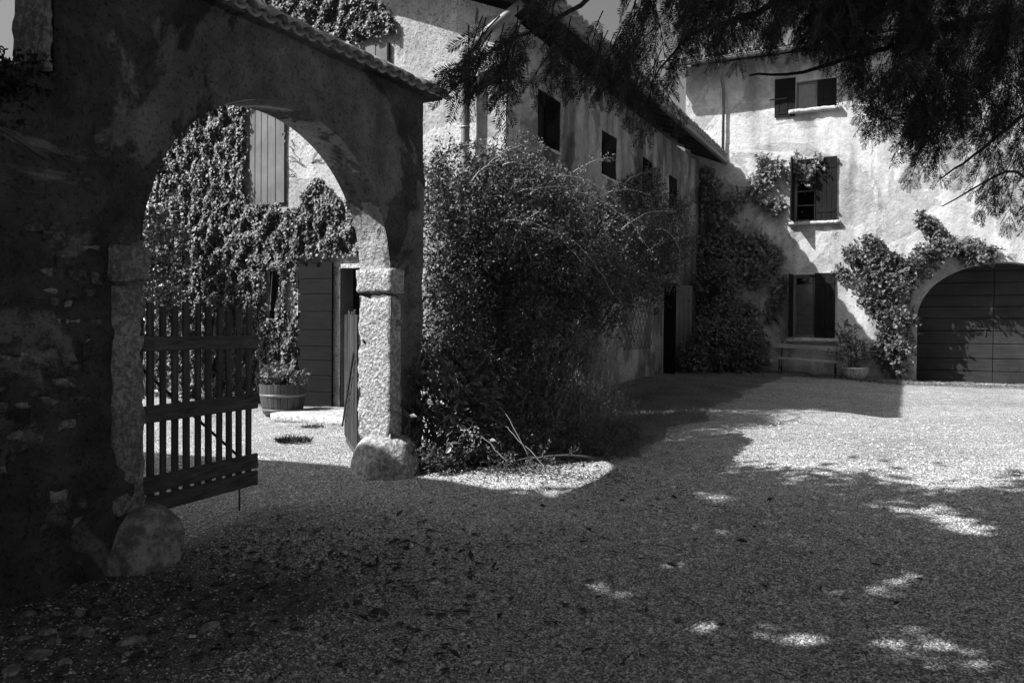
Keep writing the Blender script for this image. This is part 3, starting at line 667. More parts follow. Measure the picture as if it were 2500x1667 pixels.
lump = np.array([.5 + noise.noise(Vector((a * 5.5, b * 4.2, 11))) + .35 * noise.noise(Vector((a * 11, b * 7, 3))) for a, b in zip(x, z)])
y = 10.22 - np.clip(lump, .0, 1.4) * RNG.uniform(.35, 1.0, n) * .15
D = nrm(np.stack([RNG.normal(0, .45, n), RNG.normal(-.35, .25, n), -1 + RNG.normal(0, .3, n)], 1)); U = nrm(np.stack([RNG.normal(-.1, .45, n), np.full(n, -1.), RNG.normal(.35, .4, n)], 1))
sz = RNG.uniform(.034, .06, n); V, F = leaf_geo(np.stack([x, y, z + .03], 1), D, U, sz, sz * .95, .12); np_mesh('foliage', V, F, 'ivy', ivy)
for i in range(16):
    x0 = random.choice([-8.95, -9.3, -10, -10.6, -11.3, -12]) + random.uniform(-.2, .2); pts = [(x0, 10.2, .25)]
    for j in range(9): pts.append((pts[-1][0] + random.uniform(-.12, .1), 10.22, pts[-1][2] + .33))
    MB().tube(pts, [.016 * (1 - j * .08) for j in range(10)], 5).build('stem', 'dark_stem', ivy, True)
# thin runners creeping over the bare wall
mb = MB()
for px, py, dx in [(745, 405, -1), (760, 398, 1), (1160, 60, .1), (720, 430, -1)]:
    p = hit(px, py, 1, 10.245)
    for b in range(3):
        pts = [p]; 
        for j in range(7): pts.append(pts[-1] + Vector((dx * random.uniform(0, .07), 0, random.uniform(-.02, .08))))
        mb.tube(pts, .005, 4)
mb.build('runner', 'dark_stem', ivy)['kind'] = 'stuff'

# ================================================================== tall house across the end of the yard
th = thing('tall_house', (0, 22.5, .3), 'tall pale plastered house in full sun closing the end of the yard', 'house')
GA = dict(s0=.04, s1=3.4, z0=0, top=arch(1.72, 1.682, 1.9, 1.3), depth=.5, arch=True)
bh = [dict(s0=-2.79, s1=-1.83, z0=7.14, top=flat(7.86), depth=.22), dict(s0=-2.8, s1=-1.83, z0=4.33, top=flat(5.9), depth=.22), dict(s0=-2.8, s1=-1.85, z0=1.42, top=flat(3.0), depth=.22),
      GA, dict(s0=4.6, s1=5.5, z0=4.33, top=flat(5.9), depth=.22), dict(s0=4.6, s1=5.5, z0=7.14, top=flat(7.86), depth=.22)]
wall('wall', BM, -5.6, 7.5, -.3, 8.6, bh, .55, 'house_plaster', th, .14, .014, nf=2.8)
MB().box((-5.6, 22.36, -.3), (-5.2, 29, 8.3)).box((7.1, 22.36, -.3), (7.5, 29, 8.3)).box((-5.19, 28.6, -.3), (7.09, 29, 8.3)).build('wall', 'house_plaster', th)
# roof: eave y=21.15
pb = math.atan(.3); ux = (0, math.cos(pb), math.sin(pb))
MB().add([(-6.1, 21.15, 8.5), (8, 21.15, 8.5), (8, 25.4, 9.775), (-6.1, 25.4, 9.775), (-6.1, 21.15, 8.56), (8, 21.15, 8.56), (8, 25.4, 9.835), (-6.1, 25.4, 9.835)],
         [(3, 2, 1, 0), (4, 5, 6, 7), (0, 1, 5, 4), (1, 2, 6, 5), (3, 0, 4, 7)]).add(
         [(-6.1, 29.65, 8.5), (8, 29.65, 8.5), (8, 25.41, 9.775), (-6.1, 25.41, 9.775), (-6.1, 29.65, 8.56), (8, 29.65, 8.56), (8, 25.41, 9.835), (-6.1, 25.41, 9.835)],
         [(0, 1, 2, 3), (7, 6, 5, 4), (0, 4, 5, 1), (1, 5, 6, 2), (3, 7, 4, 0)]).build('roof', 'eave_wood', th)
MB().add([(-5.6, 22.32, 8.3), (-5.6, 28.6, 8.3), (-5.6, 25.4, 9.7), (-5.25, 22.32, 8.3), (-5.25, 28.6, 8.3), (-5.25, 25.4, 9.7)], [(0, 2, 1), (3, 4, 5), (0, 3, 5, 2), (1, 2, 5, 4)]).build('gable', 'house_plaster', th)
for i in range(21):
    x = -6.0 + i * .68
    MB().add([(x + e, y, z - q) for q in (0, .11) for y, z in ((21.2, 8.513), (21.78, 8.687)) for e in (0, .09)], [(0, 2, 3, 1), (4, 5, 7, 6), (0, 1, 5, 4), (0, 4, 6, 2), (1, 3, 7, 5), (2, 6, 7, 3)]).build('rafter', 'eave_wood', th)
course(th, (-6.15, 21.08, 8.53), (1, 0, 0), ux, 69, .205)
roof_sheet('tile_courses', (-6.15, 21.08 + .36 * math.cos(pb), 8.53 + .36 * math.sin(pb)), (1, 0, 0), ux, 69, 4.2, .205, 'tile', th, z_off=.075)
gutter(th, (-6.15, 21.07, 8.5), (8, 21.07, 8.5), .085, 'zinc')
MB().tube([(-4.58, 21.1, 8.42), (-4.58, 21.14, 8.3), (-4.58, 21.55, 8.0), (-4.58, 21.71, 7.85), (-4.58, 21.71, 6.0)], .045, 12).build('downpipe', 'zinc', th, True)

def shutter_pair(z0, z1, lab1, lab2, ang=-92, panel=False):
    M = BM @ Matrix.Translation((-2.82, -.02, 0)) @ Matrix.Rotation(math.radians(ang), 4, 'Z')
    leaf_panel(th, 'shutter', M, 0, .47, z0, z1, 0, .035, 3, 'shutter_dark', battens=(.16, .84), label=lab1)
    leaf_panel(th, 'shutter', BM, -2.27, -1.79, z0, z1 + .03, -.05, .035, 4, 'shutter_dark', battens=(.15, .85), bt=-.012, label=lab2)
sash(th, BM, -2.79, -2.29, 7.14, 7.86, .1, (1, 1), .05)
sash(th, BM, -2.8, -1.83, 4.33, 5.9, .1, (2, 4), .06)
sash(th, BM, -2.8, -1.85, 1.42, 3.0, .1, (2, 1), .07)
mb = MB()
for z in (1.72, 1.98, 2.24, 2.5, 2.76): mb.box((-2.74, .152, z - .254), (-2.3, .158, z), BM, .001)
mb.build('backing', 'curtain_and_sky', th, label='pale pleated blind behind the lowest window')
MB().box((-2.75, .16, 7.17), (-2.3, .165, 7.83), BM, .001).build('backing', 'curtain_and_sky', th, label='pale blind standing for sky reflected in the top window')  # pale sheet stands in for the sky reflected in the top pane
for z0, z1 in ((7.14, 7.86), (4.33, 5.9), (1.42, 3.0)): back_box(th, BM, -2.79, -1.83, z0, z1, .3)
for z0, z1 in ((7.14, 7.86), (4.33, 5.9)): sash(th, BM, 4.6, 5.5, z0, z1, .1, (2, 2), .06); back_box(th, BM, 4.6, 5.5, z0, z1, .3)
shutter_pair(4.34, 5.88, 'shutter of the middle window standing open edge on', 'closed plank shutter of the middle window')
shutter_pair(1.43, 3.0, 'shutter of the lowest window standing open edge on', 'closed plank shutter of the lowest window')
# top window: a panelled leaf open flat against the wall, the other half closed
p = MB().box((-3.3, -.05, 7.0), (-2.8, -.018, 7.97), BM, .004).build('shutter', 'shutter_dark', th, label='panelled shutter of the top window folded flat on the wall')
for za, zb in ((7.07, 7.47), (7.53, 7.9)):
    MB().box((-3.22, -.064, za), (-3.19, -.05, zb), BM, .002).box((-2.91, -.064, za), (-2.88, -.05, zb), BM, .002).box((-3.19, -.064, za), (-2.91, -.051, za + .03), BM, .002).box((-3.19, -.064, zb - .03), (-2.91, -.051, zb), BM, .002).box((-3.12, -.06, za + .1), (-2.98, -.05, zb - .1), BM, .004).build('panel', 'shutter_dark', p)
MB().box((-3.42, -.08, 7.44), (-3.0, -.066, 7.475), BM, .002).build('latch', 'iron', p)
leaf_panel(th, 'shutter', BM, -2.29, -1.79, 7.12, 7.88, .04, .035, 3, 'shutter_dark', battens=(.2, .8), bt=-.012)
for z, t, s0, s1, kk in ((7.05, .1, -2.95, -1.72, .09), (4.24, .09, -2.92, -1.7, .08), (1.3, .1, -2.95, -1.72, .07)):
    rough_box((s0, -kk - .04, z), (s1, .1, z + t), BM, .07, .004, z, .01).build('sill', 'sill', th, True)
for z in (4.5, 5.75, 1.55, 2.88): MB().box((-1.79, -.062, z), (-1.74, -.02, z + .05), BM, .002).build('hinge', 'iron', th)
# arched garage door of wide planks, two leaves
zl = [.33, .66, .96, 1.31, 1.61, 1.91, 2.19, 2.46, 2.76, 3.04, 3.3]; studs = MB()
for a, b, lab in ((-.03, 1.645, 'left leaf of the arched door, wide dark planks with nail rows'), (1.657, 3.45, 'right leaf of the arched door, wide dark planks with nail rows')):
    d = MB().box((a, .55, .33), (b, .57, 3.28), BM).build('garage_door', 'plank', th, label=lab)
    for i in range(10):
        dt = random.uniform(-.004, .004)
        MB().box((a, .505 + dt, zl[i] + .006), (b, .549 + dt, zl[i + 1] - .006), BM, .009, .0015).build('plank', 'plank', d)
    sb = MB()
    for i in range(10):
        for r in range(9):
            x = a + .12 + (b - a - .24) * r / 8
            for zz in (zl[i] + .07, zl[i + 1] - .07):
                x2 = x + random.uniform(-.02, .02); z2 = zz + random.uniform(-.015, .015)
                sb.add([BM @ Vector(q) for q in ((x2 - .014, .504, z2), (x2, .504, z2 - .014), (x2 + .014, .504, z2), (x2, .504, z2 + .014), (x2, .49, z2))], [(0, 1, 4), (1, 2, 4), (2, 3, 4), (3, 0, 4)])
    sb.build('nails', 'iron', d)['kind'] = 'stuff'
MB().box((1.645, .52, .34), (1.657, .549, 3.25), BM, .001).build('door_gap', 'dark', th)
MB().box((1.47, .475, 1.5), (1.5, .504, 1.63), BM, .004).build('latch', 'iron', th)
MB().box((1.2, .48, 1.655), (1.55, .5, 1.675), BM, .004).build('latch', 'iron', th)
for i in range(26): # thin stone edging round the arch
    pass
MB().box((-3.42, -.012, .78), (-3.28, .0, .86), BM, .002).build('junction_box', 'white', th, label='small white junction box low on the wall')
MB().tube([BM @ Vector((-.86, -.04, 2.5)), BM @ Vector((-.86, -.03, 3.86))], .014, 6).build('vine_stake', 'dark_stem', th)

# cobbled strip at the foot of the house
strip = bpy.data.objects.new('cobble_strip', None); COL.objects.link(strip); strip.location = (1, 21.4, .36); strip['kind'] = 'structure'
cobs = [pebble_mesh('cobble', 'cobble', 20 + i, .45) for i in range(4)]
for i in range(46):
    for j in range(3):
        x = -1.0 + i * .1 + random.uniform(-.03, .03) + (j % 2) * .05; y = 21.7 - j * .12 + random.uniform(-.02, .02)
        if j == 2 and random.random() < .3: continue
        s = random.uniform(.045, .07); inst('cobble', random.choice(cobs), strip, Matrix.Translation((x, y, gsurf(x, y) + .005)) @ Matrix.Rotation(random.uniform(0, 6), 4, 'Z') @ Matrix.Diagonal((s * 1.15, s * .8, s * .8, 1)))

# house on the lane side, outside the picture: its eave shades the foot of the gate
nh = thing('neighbouring_house', (-10, -2, 0), 'plain plastered house on the lane beyond the gate, outside the picture', 'house')
wall('wall', frame((0, 2.5, 0), (-1, 0, 0), (0, -1, 0)), 6.3, 14, -.3, 5.5, [dict(s0=8, s1=9, z0=1.2, top=flat(2.6), depth=.2), dict(s0=11, s1=12, z0=.1, top=flat(2.3), depth=.2)], .4, 'wing_plaster', nh, .5, .01)
MB().box((-6.7, -8, -.3), (-6.3, 2.09, 5.5)).box((-14, -8, -.3), (-13.6, 2.09, 5.5)).build('wall', 'wing_plaster', nh)
MB().add([(-5.95, 2.7, 5.72), (-5.95, -8.4, 5.72), (-10.15, -8.4, 6.6), (-10.15, 2.7, 6.6), (-14.4, 2.7, 5.72), (-14.4, -8.4, 5.72), (-5.95, 2.7, 5.6), (-5.95, -8.4, 5.6), (-14.4, 2.7, 5.6), (-14.4, -8.4, 5.6)],
         [(0, 3, 2, 1), (3, 4, 5, 2), (6, 7, 9, 8), (0, 1, 7, 6), (4, 8, 9, 5), (0, 6, 8, 4, 3), (1, 2, 5, 9, 7)]).build('roof', 'tile', nh)
for a, b, z0, z1 in ((8, 9, 1.2, 2.6), (11, 12, .1, 2.3)): MB().box((-b, 2.2, z0), (-a, 2.25, z1)).build('shutter', 'shutter_dark', nh)

# ================================================================== things in the yard
bn = thing('garden_bench', (-2.4, 21.35, .42), 'long low plank bench on iron legs under the lowest window', 'bench')
Bt = frame((-3.35, 21.35, .945), Vector((1.9, 0, -.1)).normalized(), (0, 1, 0)); Bt[0][2] = .05; 
for t in (-.2, -.06, .08): MB().box((0, t, -.055), (1.9, t + .12, .0), Bt, .006, .002).build('seat_slat', 'bench_wood', bn)
for z in (.22,): MB().box((.08, .27, z), (1.86, .3, z + .11), Bt, .006, .002).build('back_slat', 'bench_wood', bn)
for s in (.33, 1.62):
    p0 = Bt @ Vector((s, -.16, -.05)); p1 = Bt @ Vector((s, .2, -.05)); g0 = gsurf(p0.x, p0.y); top = Bt @ Vector((s, .31, .4))
    MB().tube([(p0.x, p0.y - .03, g0), (p0.x, p0.y, g0 + .2), p0], .016, 6).tube([p0, p1], .016, 6).tube([(p1.x, p1.y + .06, g0), (p1.x, p1.y, g0 + .2), p1, (p1.x, p1.y + .06, p1.z + .15), top], .016, 6).tube([(p0.x, p0.y, g0 + .16), (p1.x, p1.y, g0 + .16)], .01, 6).build('leg', 'iron', bn)

pot = thing('plant_pot', (-1.27, 21.2, .42), 'pale bowl shaped stone pot right of the bench', 'plant pot')
g = gsurf(-1.27, 21.2)
MB().lathe((-1.27, 21.2, g), [(.15, 0), (.2, .03), (.25, .1), (.275, .2), (.285, .24), (.295, .25), (.295, .29), (.27, .3), (.26, .27)], 28, .05).build('bowl', 'sill', pot, True)
MB().lathe((-1.27, 21.2, g), [(.05, .1), (.25, .262), (.2, .275), (.02, .285)], 20).build('soil', 'soil', pot)
shrub('potted_shrub', (-1.3, 21.2, g + .3), 'small loose shrub growing in the pale bowl pot', 'plant', [((-1.35, 21.2, 1.05), .3), ((-1.6, 21.15, 1.2), .24), ((-1.15, 21.2, 1.1), .25), ((-1.35, 21.2, 1.4), .22), ((-1.5, 21.15, 1.62), .14), ((-1.2, 21.2, .85), .22)],
      190, 8, .16, .075, .036, 'laurel', .5, 7, stem_r=.01)

bx, by = -8.5, 9.5; bg_ = gsurf(bx, by)
ba = thing('half_barrel', (bx, by, bg_), 'half wine barrel planter with two iron hoops beside the dark door leaf', 'planter')
NS = 20; prof = [(.27, 0), (.305, .12), (.325, .25), (.335, .36), (.34, .45)]
for i in range(NS):
    a0 = 2 * math.pi * (i + .03) / NS; a1 = 2 * math.pi * (i + .97) / NS; V = []; F = []; dz = random.uniform(-.004, .006)
    for r, z in prof:
        for a, k in ((a0, 0), ((a0 + a1) / 2, .003), (a1, 0)): V.append((bx + (r + k) * math.cos(a), by + (r + k) * math.sin(a), bg_ + z + (dz if z > .4 else 0)))
        for a in (a1, a0): V.append((bx + (r - .025) * math.cos(a), by + (r - .025) * math.sin(a), bg_ + z + (dz if z > .4 else 0)))
    for j in range(4):
        for k in range(5): F.append((j * 5 + k, j * 5 + (k + 1) % 5, (j + 1) * 5 + (k + 1) % 5, (j + 1) * 5 + k))
    F += [tuple(20 + k for k in range(5)), (4, 3, 2, 1, 0)]; MB().add(V, F).build('stave', 'barrel', ba)
for z0, z1, r0, r1 in ((.05, .09, .288, .3), (.27, .31, .331, .335)):
    MB().lathe((bx, by, bg_), [(r0, z0), (r0 + .004, z0 + .002), (r1 + .004, z1 - .002), (r1, z1)], 40).build('hoop', 'zinc', ba, True)
MB().lathe((bx, by, bg_), [(.1, .2), (.305, .395), (.2, .41), (.02, .42)], 20).build('soil', 'soil', ba)
shrub('barrel_plants', (bx, by, bg_ + .4), 'low flowering plants filling the half barrel', 'plant', [((bx - .1, by, bg_ + .5), (.25, .25, .14)), ((bx + .12, by, bg_ + .52), (.22, .22, .14)), ((bx, by - .1, bg_ + .56), (.25, .2, .16))], 190, 8, .1, .05, .03, 'vine', .7, 4, stem_r=.008)
def tuft(name, x, y, r, n, h, label, cat, group=None, mat='grass', w=.006):
    g = gsurf(x, y); o = thing(name, (x, y, g), label, cat, group); a = RNG.uniform(0, 6.28, n); q = r * np.sqrt(RNG.uniform(0, 1, n)); P = np.stack([x + q * np.cos(a), y + q * np.sin(a), np.full(n, g - .005)], 1)
    D = nrm(np.stack([np.cos(a) * .6 + RNG.normal(0, .4, n), np.sin(a) * .6 + RNG.normal(0, .4, n), RNG.uniform(.4, 1.3, n)], 1)); V, F = leaf_geo(P, D, rnd_dir(n), RNG.uniform(.5, 1, n) * h, np.full(n, w), .1); np_mesh('foliage', V, F, mat, o)
tuft('weed_tuft', -6.84, 7.84, .2, 420, .1, 'dark weed tuft growing in the sunlit gravel inside the gate', 'weed', mat='litter', w=.014)
tuft('weed_tuft', -7.3, 8.75, .14, 160, .07, 'thin weed tuft in the gravel in front of the half barrel', 'weed', mat='litter', w=.01)

# wooden lattice on the wing's wall
tr = thing('trellis', AM @ Vector((16.4, -.05, 1.6)), 'diamond lattice trellis fixed low on the shaded wing wall', 'trellis')
y0, y1, z0, z1 = 15.3, 17.35, 1.18, 2.35
def clip_strip(s, sg):
    pts = []
    for t in np.linspace(0, 1, 2):
        pass
    za, zb = z0, z1; ya = s; yb = s + sg * (z1 - z0) * .8
    for lim, up in ((y0, False), (y1, True)):
        for which in (0, 1):
            yy = (ya, yb)[which]
            if (up and yy > lim) or (not up and yy < lim):
                f = (lim - ya) / (yb - ya) if yb != ya else 0; zz = za + (zb - za) * f
                if which == 0: ya, za = lim, zz
                else: yb, zb = lim, zz
    return ya, za, yb, zb
for sg in (-1, 1):
    for i in range(18):
        s = y0 - 1.0 + i * .24
        yb = s + sg * (z1 - z0) * .8
        if max(s, yb) <= y0 + .02 or min(s, yb) >= y1 - .02: continue
        ya, za, yb, zb = clip_strip(s, sg)
        if abs(zb - za) < .08: continue
        MB().tube([AM @ Vector((ya, -.03 - .006 * sg, za)), AM @ Vector((yb, -.03 - .006 * sg, zb))], .007, 4).build('lath', 'dark_stem', tr)
wl = thing('wall_lamp', AM @ Vector((17.6, -.06, 1.95)), 'small dark box lamp on the wing wall right of the lattice', 'lamp')
MB().box((17.55, -.05, 1.9), (17.66, 0.012, 2.06), AM, .004).build('casing', 'lead', wl)
MB().box((17.54, -.12, 2.03), (17.67, -.051, 2.07), AM, .004).build('hood', 'lead', wl)
MB().box((17.56, -.1, 1.92), (17.65, -.052, 2.028), AM, .004).build('lens', 'glass', wl)

# ================================================================== plants
def keep_yard(P):
    x, y = P[:, 0], P[:, 1]; wx = -4.79 + (y - 3.95) * .045
    return (P[:, 2] > gz_np(x, y)) & ((y < 10.2) | (x > -5.12)) & ((y > 7.32) | (x > wx + .03))
def B_(px, py, d, r): return (tuple(at(px, py, d)), r)
rose = shrub('climbing_rose', (-4.6, 9.6, .25), 'huge tangled climbing rose in front of the wing between gateway and lattice', 'rose bush',
    [B_(1065, 450, 9.6, .26), B_(1140, 450, 10.0, .42), B_(1110, 590, 9.5, .6), B_(1240, 470, 10.3, .5), B_(1210, 610, 10, .7), B_(1340, 510, 11, .5), B_(1340, 640, 10.6, .65), B_(1450, 560, 12, .5),
     B_(1440, 690, 11.2, .55), B_(1530, 580, 13, .5), B_(1540, 690, 12.7, .42), B_(1620, 600, 14.6, .42), B_(1400, 780, 11, .4), B_(1270, 760, 10, .5), B_(1080, 760, 9.3, .5), B_(1480, 780, 12, .3),
     B_(1080, 900, 9.0, .42), B_(1190, 900, 9.5, .5), B_(1640, 520, 15.2, .25), B_(1600, 670, 14.2, .36), B_(1560, 480, 13.4, .32), B_(1650, 590, 15.4, .3), ((-4.85, 8.7, 1.5), (.35, .9, 1.2)), ((-4.85, 9.2, 2.9), (.3, .6, .8)), ((-4.9, 9.7, 2.1), (.3, .5, 1.2)), ((-4.85, 9.6, 1.0), (.3, .5, .8)), ((-4.95, 9.95, 2.5), (.2, .3, 1.3))], 16500, 13, .26, .042, .024, 'rose', .35, 26, spread=1.0, keep=keep_yard, inner=.3, stem_r=.022, gap=-.08, gapf=2.6)
def whip(px, py, d, ex, ey, ed, sag, n=16, leafy=8, mat='stem', r=.006):
    a, b = at(px, py, d), at(ex, ey, ed); m = a.lerp(b, .5) + Vector((0, 0, sag)); pts = [a.lerp(m, t).lerp(m.lerp(b, t), t) + Vector([random.uniform(-.012, .012) for _ in range(3)]) for t in np.linspace(0, 1, n)]
    return pts
mb = MB(); LP = []; LD = []
for w in [(1180, 560, 9.6, 1420, 640, 9.8, .55), (1260, 470, 9.8, 1560, 560, 11.0, .5), (1350, 430, 10.2, 1600, 640, 11.6, .75), (1300, 560, 9.6, 1500, 720, 10.4, .5), (1150, 440, 9.4, 1290, 350, 9.8, .15), (1400, 420, 11, 1500, 385, 11.6, .1),
          (1240, 620, 9.4, 1330, 520, 9.6, .3), (1520, 560, 11.5, 1645, 520, 13, .25), (1440, 620, 11, 1560, 760, 11.5, .45), (1060, 400, 9.0, 1170, 350, 9.2, .1), (1380, 470, 10.4, 1440, 560, 10.4, .2), (1600, 560, 13, 1665, 620, 14, .3),
          (1230, 400, 9.9, 1400, 470, 10.2, .25), (1200, 520, 9.5, 1300, 640, 9.6, .5), (1480, 470, 11.6, 1590, 480, 12.4, .15), (1330, 360, 10.2, 1270, 330, 10, .05), (1530, 440, 12.6, 1600, 420, 13.5, .08)]:
    pts = whip(*w); mb.tube(pts, [.0065 * (1 - .6 * i / 15) for i in range(16)], 5)
    for i in range(2, 16):
        for k in range(9): LP.append(pts[i] + Vector([random.uniform(-.05, .05) for _ in range(3)])); LD.append((random.gauss(0, 1), random.gauss(0, 1), random.gauss(.2, .8)))
mb.build('whip', 'stem', rose, True, label='pale arching shoots standing out from the rose')
LP = np.array(LP); LD = np.array(LD); V, F = leaf_geo(LP, LD, rnd_dir(len(LP)) + np.array([0, -.3, .8]), RNG.uniform(.025, .05, len(LP)), RNG.uniform(.014, .024, len(LP))); np_mesh('foliage', V, F, 'vine', rose)
lau = shrub('broadleaf_shrub', tuple(at(1050, 1090, 8.7)), 'broad leaved shrub at the foot of the sunlit far pier', 'shrub', [B_(1010, 950, 8.6, .27), B_(1055, 1040, 8.5, .27), B_(1000, 860, 8.8, .25), B_(1110, 1000, 8.8, .34), B_(1140, 1080, 8.6, .2), B_(1160, 940, 9.0, .35), B_(1050, 960, 8.6, .3)],
      620, 9, .2, .085, .034, 'laurel', .4, 12, keep=keep_yard, stem_r=.012)
for w in [(1190, 1010, 8.6, 1335, 1150, 8.1, .1), (1130, 1020, 8.5, 1240, 1130, 8.1, .02), (1180, 960, 8.7, 1290, 1120, 8.2, .25), (1005, 770, 8.3, 1085, 690, 8.3, -.12), (1160, 900, 8.6, 1215, 830, 8.6, -.05), (990, 1090, 8.2, 1010, 1000, 8.3, .0)]: MB().tube(whip(*w), .0045, 5).build('branch', 'grey_stem', lau, True)
shrub('dark_shrub', tuple(at(1230, 1090, 9.3)), 'dense dark shrub low in the middle of the bed before the wing', 'shrub', [B_(1190, 1010, 9.1, .36), B_(1290, 960, 9.8, .5), B_(1290, 1050, 9.2, .3), B_(1380, 950, 10.2, .45), B_(1240, 1080, 8.8, .24), B_(1350, 850, 10.5, .45)], 2100, 11, .2, .045, .02, 'herb', .4, 6, keep=keep_yard)
# lavender: upright spikes
lv = thing('lavender', tuple(at(1400, 1070, 9.4)), 'clump of tall grey lavender spikes leaning out over the lawn', 'lavender')
P, d = blob_points([B_(1400, 1010, 9.5, (.45, .5, .35)), B_(1450, 1000, 9.8, (.4, .5, .35)), B_(1330, 970, 9.9, (.4, .4, .35)), B_(1490, 1050, 9.6, (.2, .3, .2)), B_(1420, 920, 10.4, (.45, .4, .4))], 1500, .1)
D = nrm(np.stack([RNG.normal(.28, .25, len(P)), RNG.normal(-.1, .22, len(P)), np.full(len(P), 1.)], 1)); k = keep_yard(P); P, D = P[k], D[k]
n, per, Ln = len(P), 14, .34; t = (np.arange(per) + .5) / per; PP = (P[:, None] + D[:, None] * t[None, :, None] * Ln).reshape(-1, 3); DD = nrm(np.repeat(D, per, 0) * .9 + rnd_dir(n * per) * .55)
V, F = leaf_geo(PP, DD, rnd_dir(n * per), RNG.uniform(.03, .055, n * per), np.full(n * per, .009), .1); np_mesh('foliage', V, F, 'lavender', lv)
gc = shrub('ground_cover', tuple(at(1430, 1110, 8.9)), 'low small leaved ground cover edging the bed in front of the lavender', 'ground cover', [B_(px, py, d, (.26, .22, .12)) for px, py, d in [(1350, 1100, 8.7), (1420, 1085, 8.9), (1480, 1085, 9.0), (1510, 1060, 9.3), (1290, 1120, 8.5), (1220, 1110, 8.5), (1450, 1110, 8.7), (1100, 1130, 8.3), (1170, 1140, 8.3), (1250, 1140, 8.35), (1040, 1120, 8.2)]], 1300, 9, .1, .03, .016, 'rose', .6, 5, keep=keep_yard)
for (px, py, d, s, lab) in [(400, 610, 10.2, .5, 'leafy shrub in the lane hanging beside the near pier')]:
    shrub('lane_shrub', tuple(at(360, 960, 13.0)), lab, 'shrub', [B_(380, 600, 13.2, .45), B_(350, 700, 13.1, .5), B_(370, 800, 13.2, .45), B_(335, 560, 13.1, .45), B_(350, 890, 13.2, .4)], 650, 9, .24, .095, .05, 'laurel', .2, 8)

def vine_blobs(pts, off=.12):
    out = []
    for px, py, r in pts: p = hit(px, py, 1, 21.8 - max(.06, r * .4) - off * .3); out.append((tuple(p), (r, max(.06, r * .45), r)))
    return out
K = .0104
def chain(*p):   # px polyline with radii in px -> dense blobs
    out = []
    for (x0, y0, r0), (x1, y1, r1) in zip(p[:-1], p[1:]):
        L = math.hypot(x1 - x0, y1 - y0); n = max(1, int(L / (.6 * min(r0, r1))))
        for i in range(n): t = i / n; out.append((x0 + (x1 - x0) * t + random.uniform(-2, 2), y0 + (y1 - y0) * t + random.uniform(-2, 2), (r0 + (r1 - r0) * t) * K))
    return out
vb = chain((1725, 420, 16), (1735, 500, 26), (1750, 580, 42), (1790, 600, 46), (1850, 610, 36), (1900, 632, 18)) + chain((1740, 600, 45), (1750, 700, 52), (1770, 800, 55), (1770, 880, 55)) + chain((1800, 640, 30), (1850, 690, 14), (1868, 684, 7)) + \
     chain((1820, 740, 20), (1840, 830, 16), (1868, 865, 10)) + chain((1770, 520, 20), (1830, 460, 20), (1880, 430, 24), (1930, 405, 18), (1950, 382, 10)) + chain((1845, 450, 9), (1862, 410, 6), (1862, 382, 6)) + chain((1850, 490, 8), (1900, 510, 8), (1912, 516, 5)) + \
     chain((1950, 385, 14), (1980, 395, 17), (2000, 400, 10)) + chain((1960, 400, 14), (1970, 450, 12)) + chain((1890, 630, 12), (1905, 680, 8), (1893, 740, 8), (1880, 775, 7), (1903, 795, 5)) + chain((1720, 480, 15), (1765, 410, 8))
vine = shrub('wall_vine', (-4.4, 21.5, .45), 'vigorous vine climbing the corner of wing and tall house up to the middle window', 'vine', vine_blobs(vb), 3700, 9, .2, .085, .06, 'climber', .2, gap=-.08, keep=lambda P: (P[:, 1] < 21.76) & (P[:, 0] > -5.1) & (P[:, 2] > .4), inner=.1, stems=0)
for c in ([(1735, 905), (1745, 800), (1740, 680), (1755, 560), (1830, 462), (1935, 402)], [(1750, 905), (1770, 780), (1800, 690), (1850, 610), (1890, 635)], [(1725, 900), (1728, 700), (1730, 520), (1726, 425)]):
    MB().tube([hit(x, y, 1, 21.72) for x, y in c], [.035, .03, .024, .018, .012, .008][:len(c)], 6).build('stem', 'dark_stem', vine, True)
vb = chain((2062, 669, 12), (2085, 630, 24), (2117, 612, 24), (2160, 622, 26), (2140, 680, 36), (2100, 672, 26)) + chain((2160, 622, 22), (2176, 705, 40), (2212, 668, 32), (2251, 646, 26), (2275, 612, 24), (2327, 607, 20), (2385, 620, 17), (2432, 626, 9)) + \
     chain((2117, 700, 24), (2150, 745, 30), (2190, 785, 34), (2222, 806, 24)) + chain((2180, 790, 30), (2165, 840, 26), (2180, 895, 26), (2215, 885, 12)) + chain((2300, 592, 8), (2273, 556, 7), (2240, 528, 4)) + chain((2118, 600, 10), (2122, 585, 6)) + chain((2150, 850, 16), (2140, 870, 10))
vine2 = shrub('door_vine', (-.5, 21.6, .4), 'sunlit vine branching round the arched plank door', 'vine', vine_blobs(vb) + [(tuple(hit(x, y, 1, 21.42)), (.25, .3, .25)) for x, y in ((2230, 650), (2200, 700), (2265, 618), (2200, 780), (2200, 850), (2320, 610), (2380, 615))], 3300, 9, .17, .075, .055, 'vine', .2, keep=lambda P: (P[:, 1] < 21.76) & (P[:, 2] > .4), inner=.1, stems=0)
for c in ([(2185, 925), (2180, 860), (2150, 780), (2125, 700), (2090, 640)], [(2200, 925), (2185, 830), (2190, 740), (2215, 665), (2270, 615), (2350, 610)], [(2180, 925), (2165, 850), (2140, 720), (2110, 650), (2080, 630)]):
    MB().tube([hit(x, y, 1, 21.7) for x, y in c], [.03, .024, .02, .014, .01, .007][:len(c)], 6).build('stem', 'dark_stem', vine2, True)
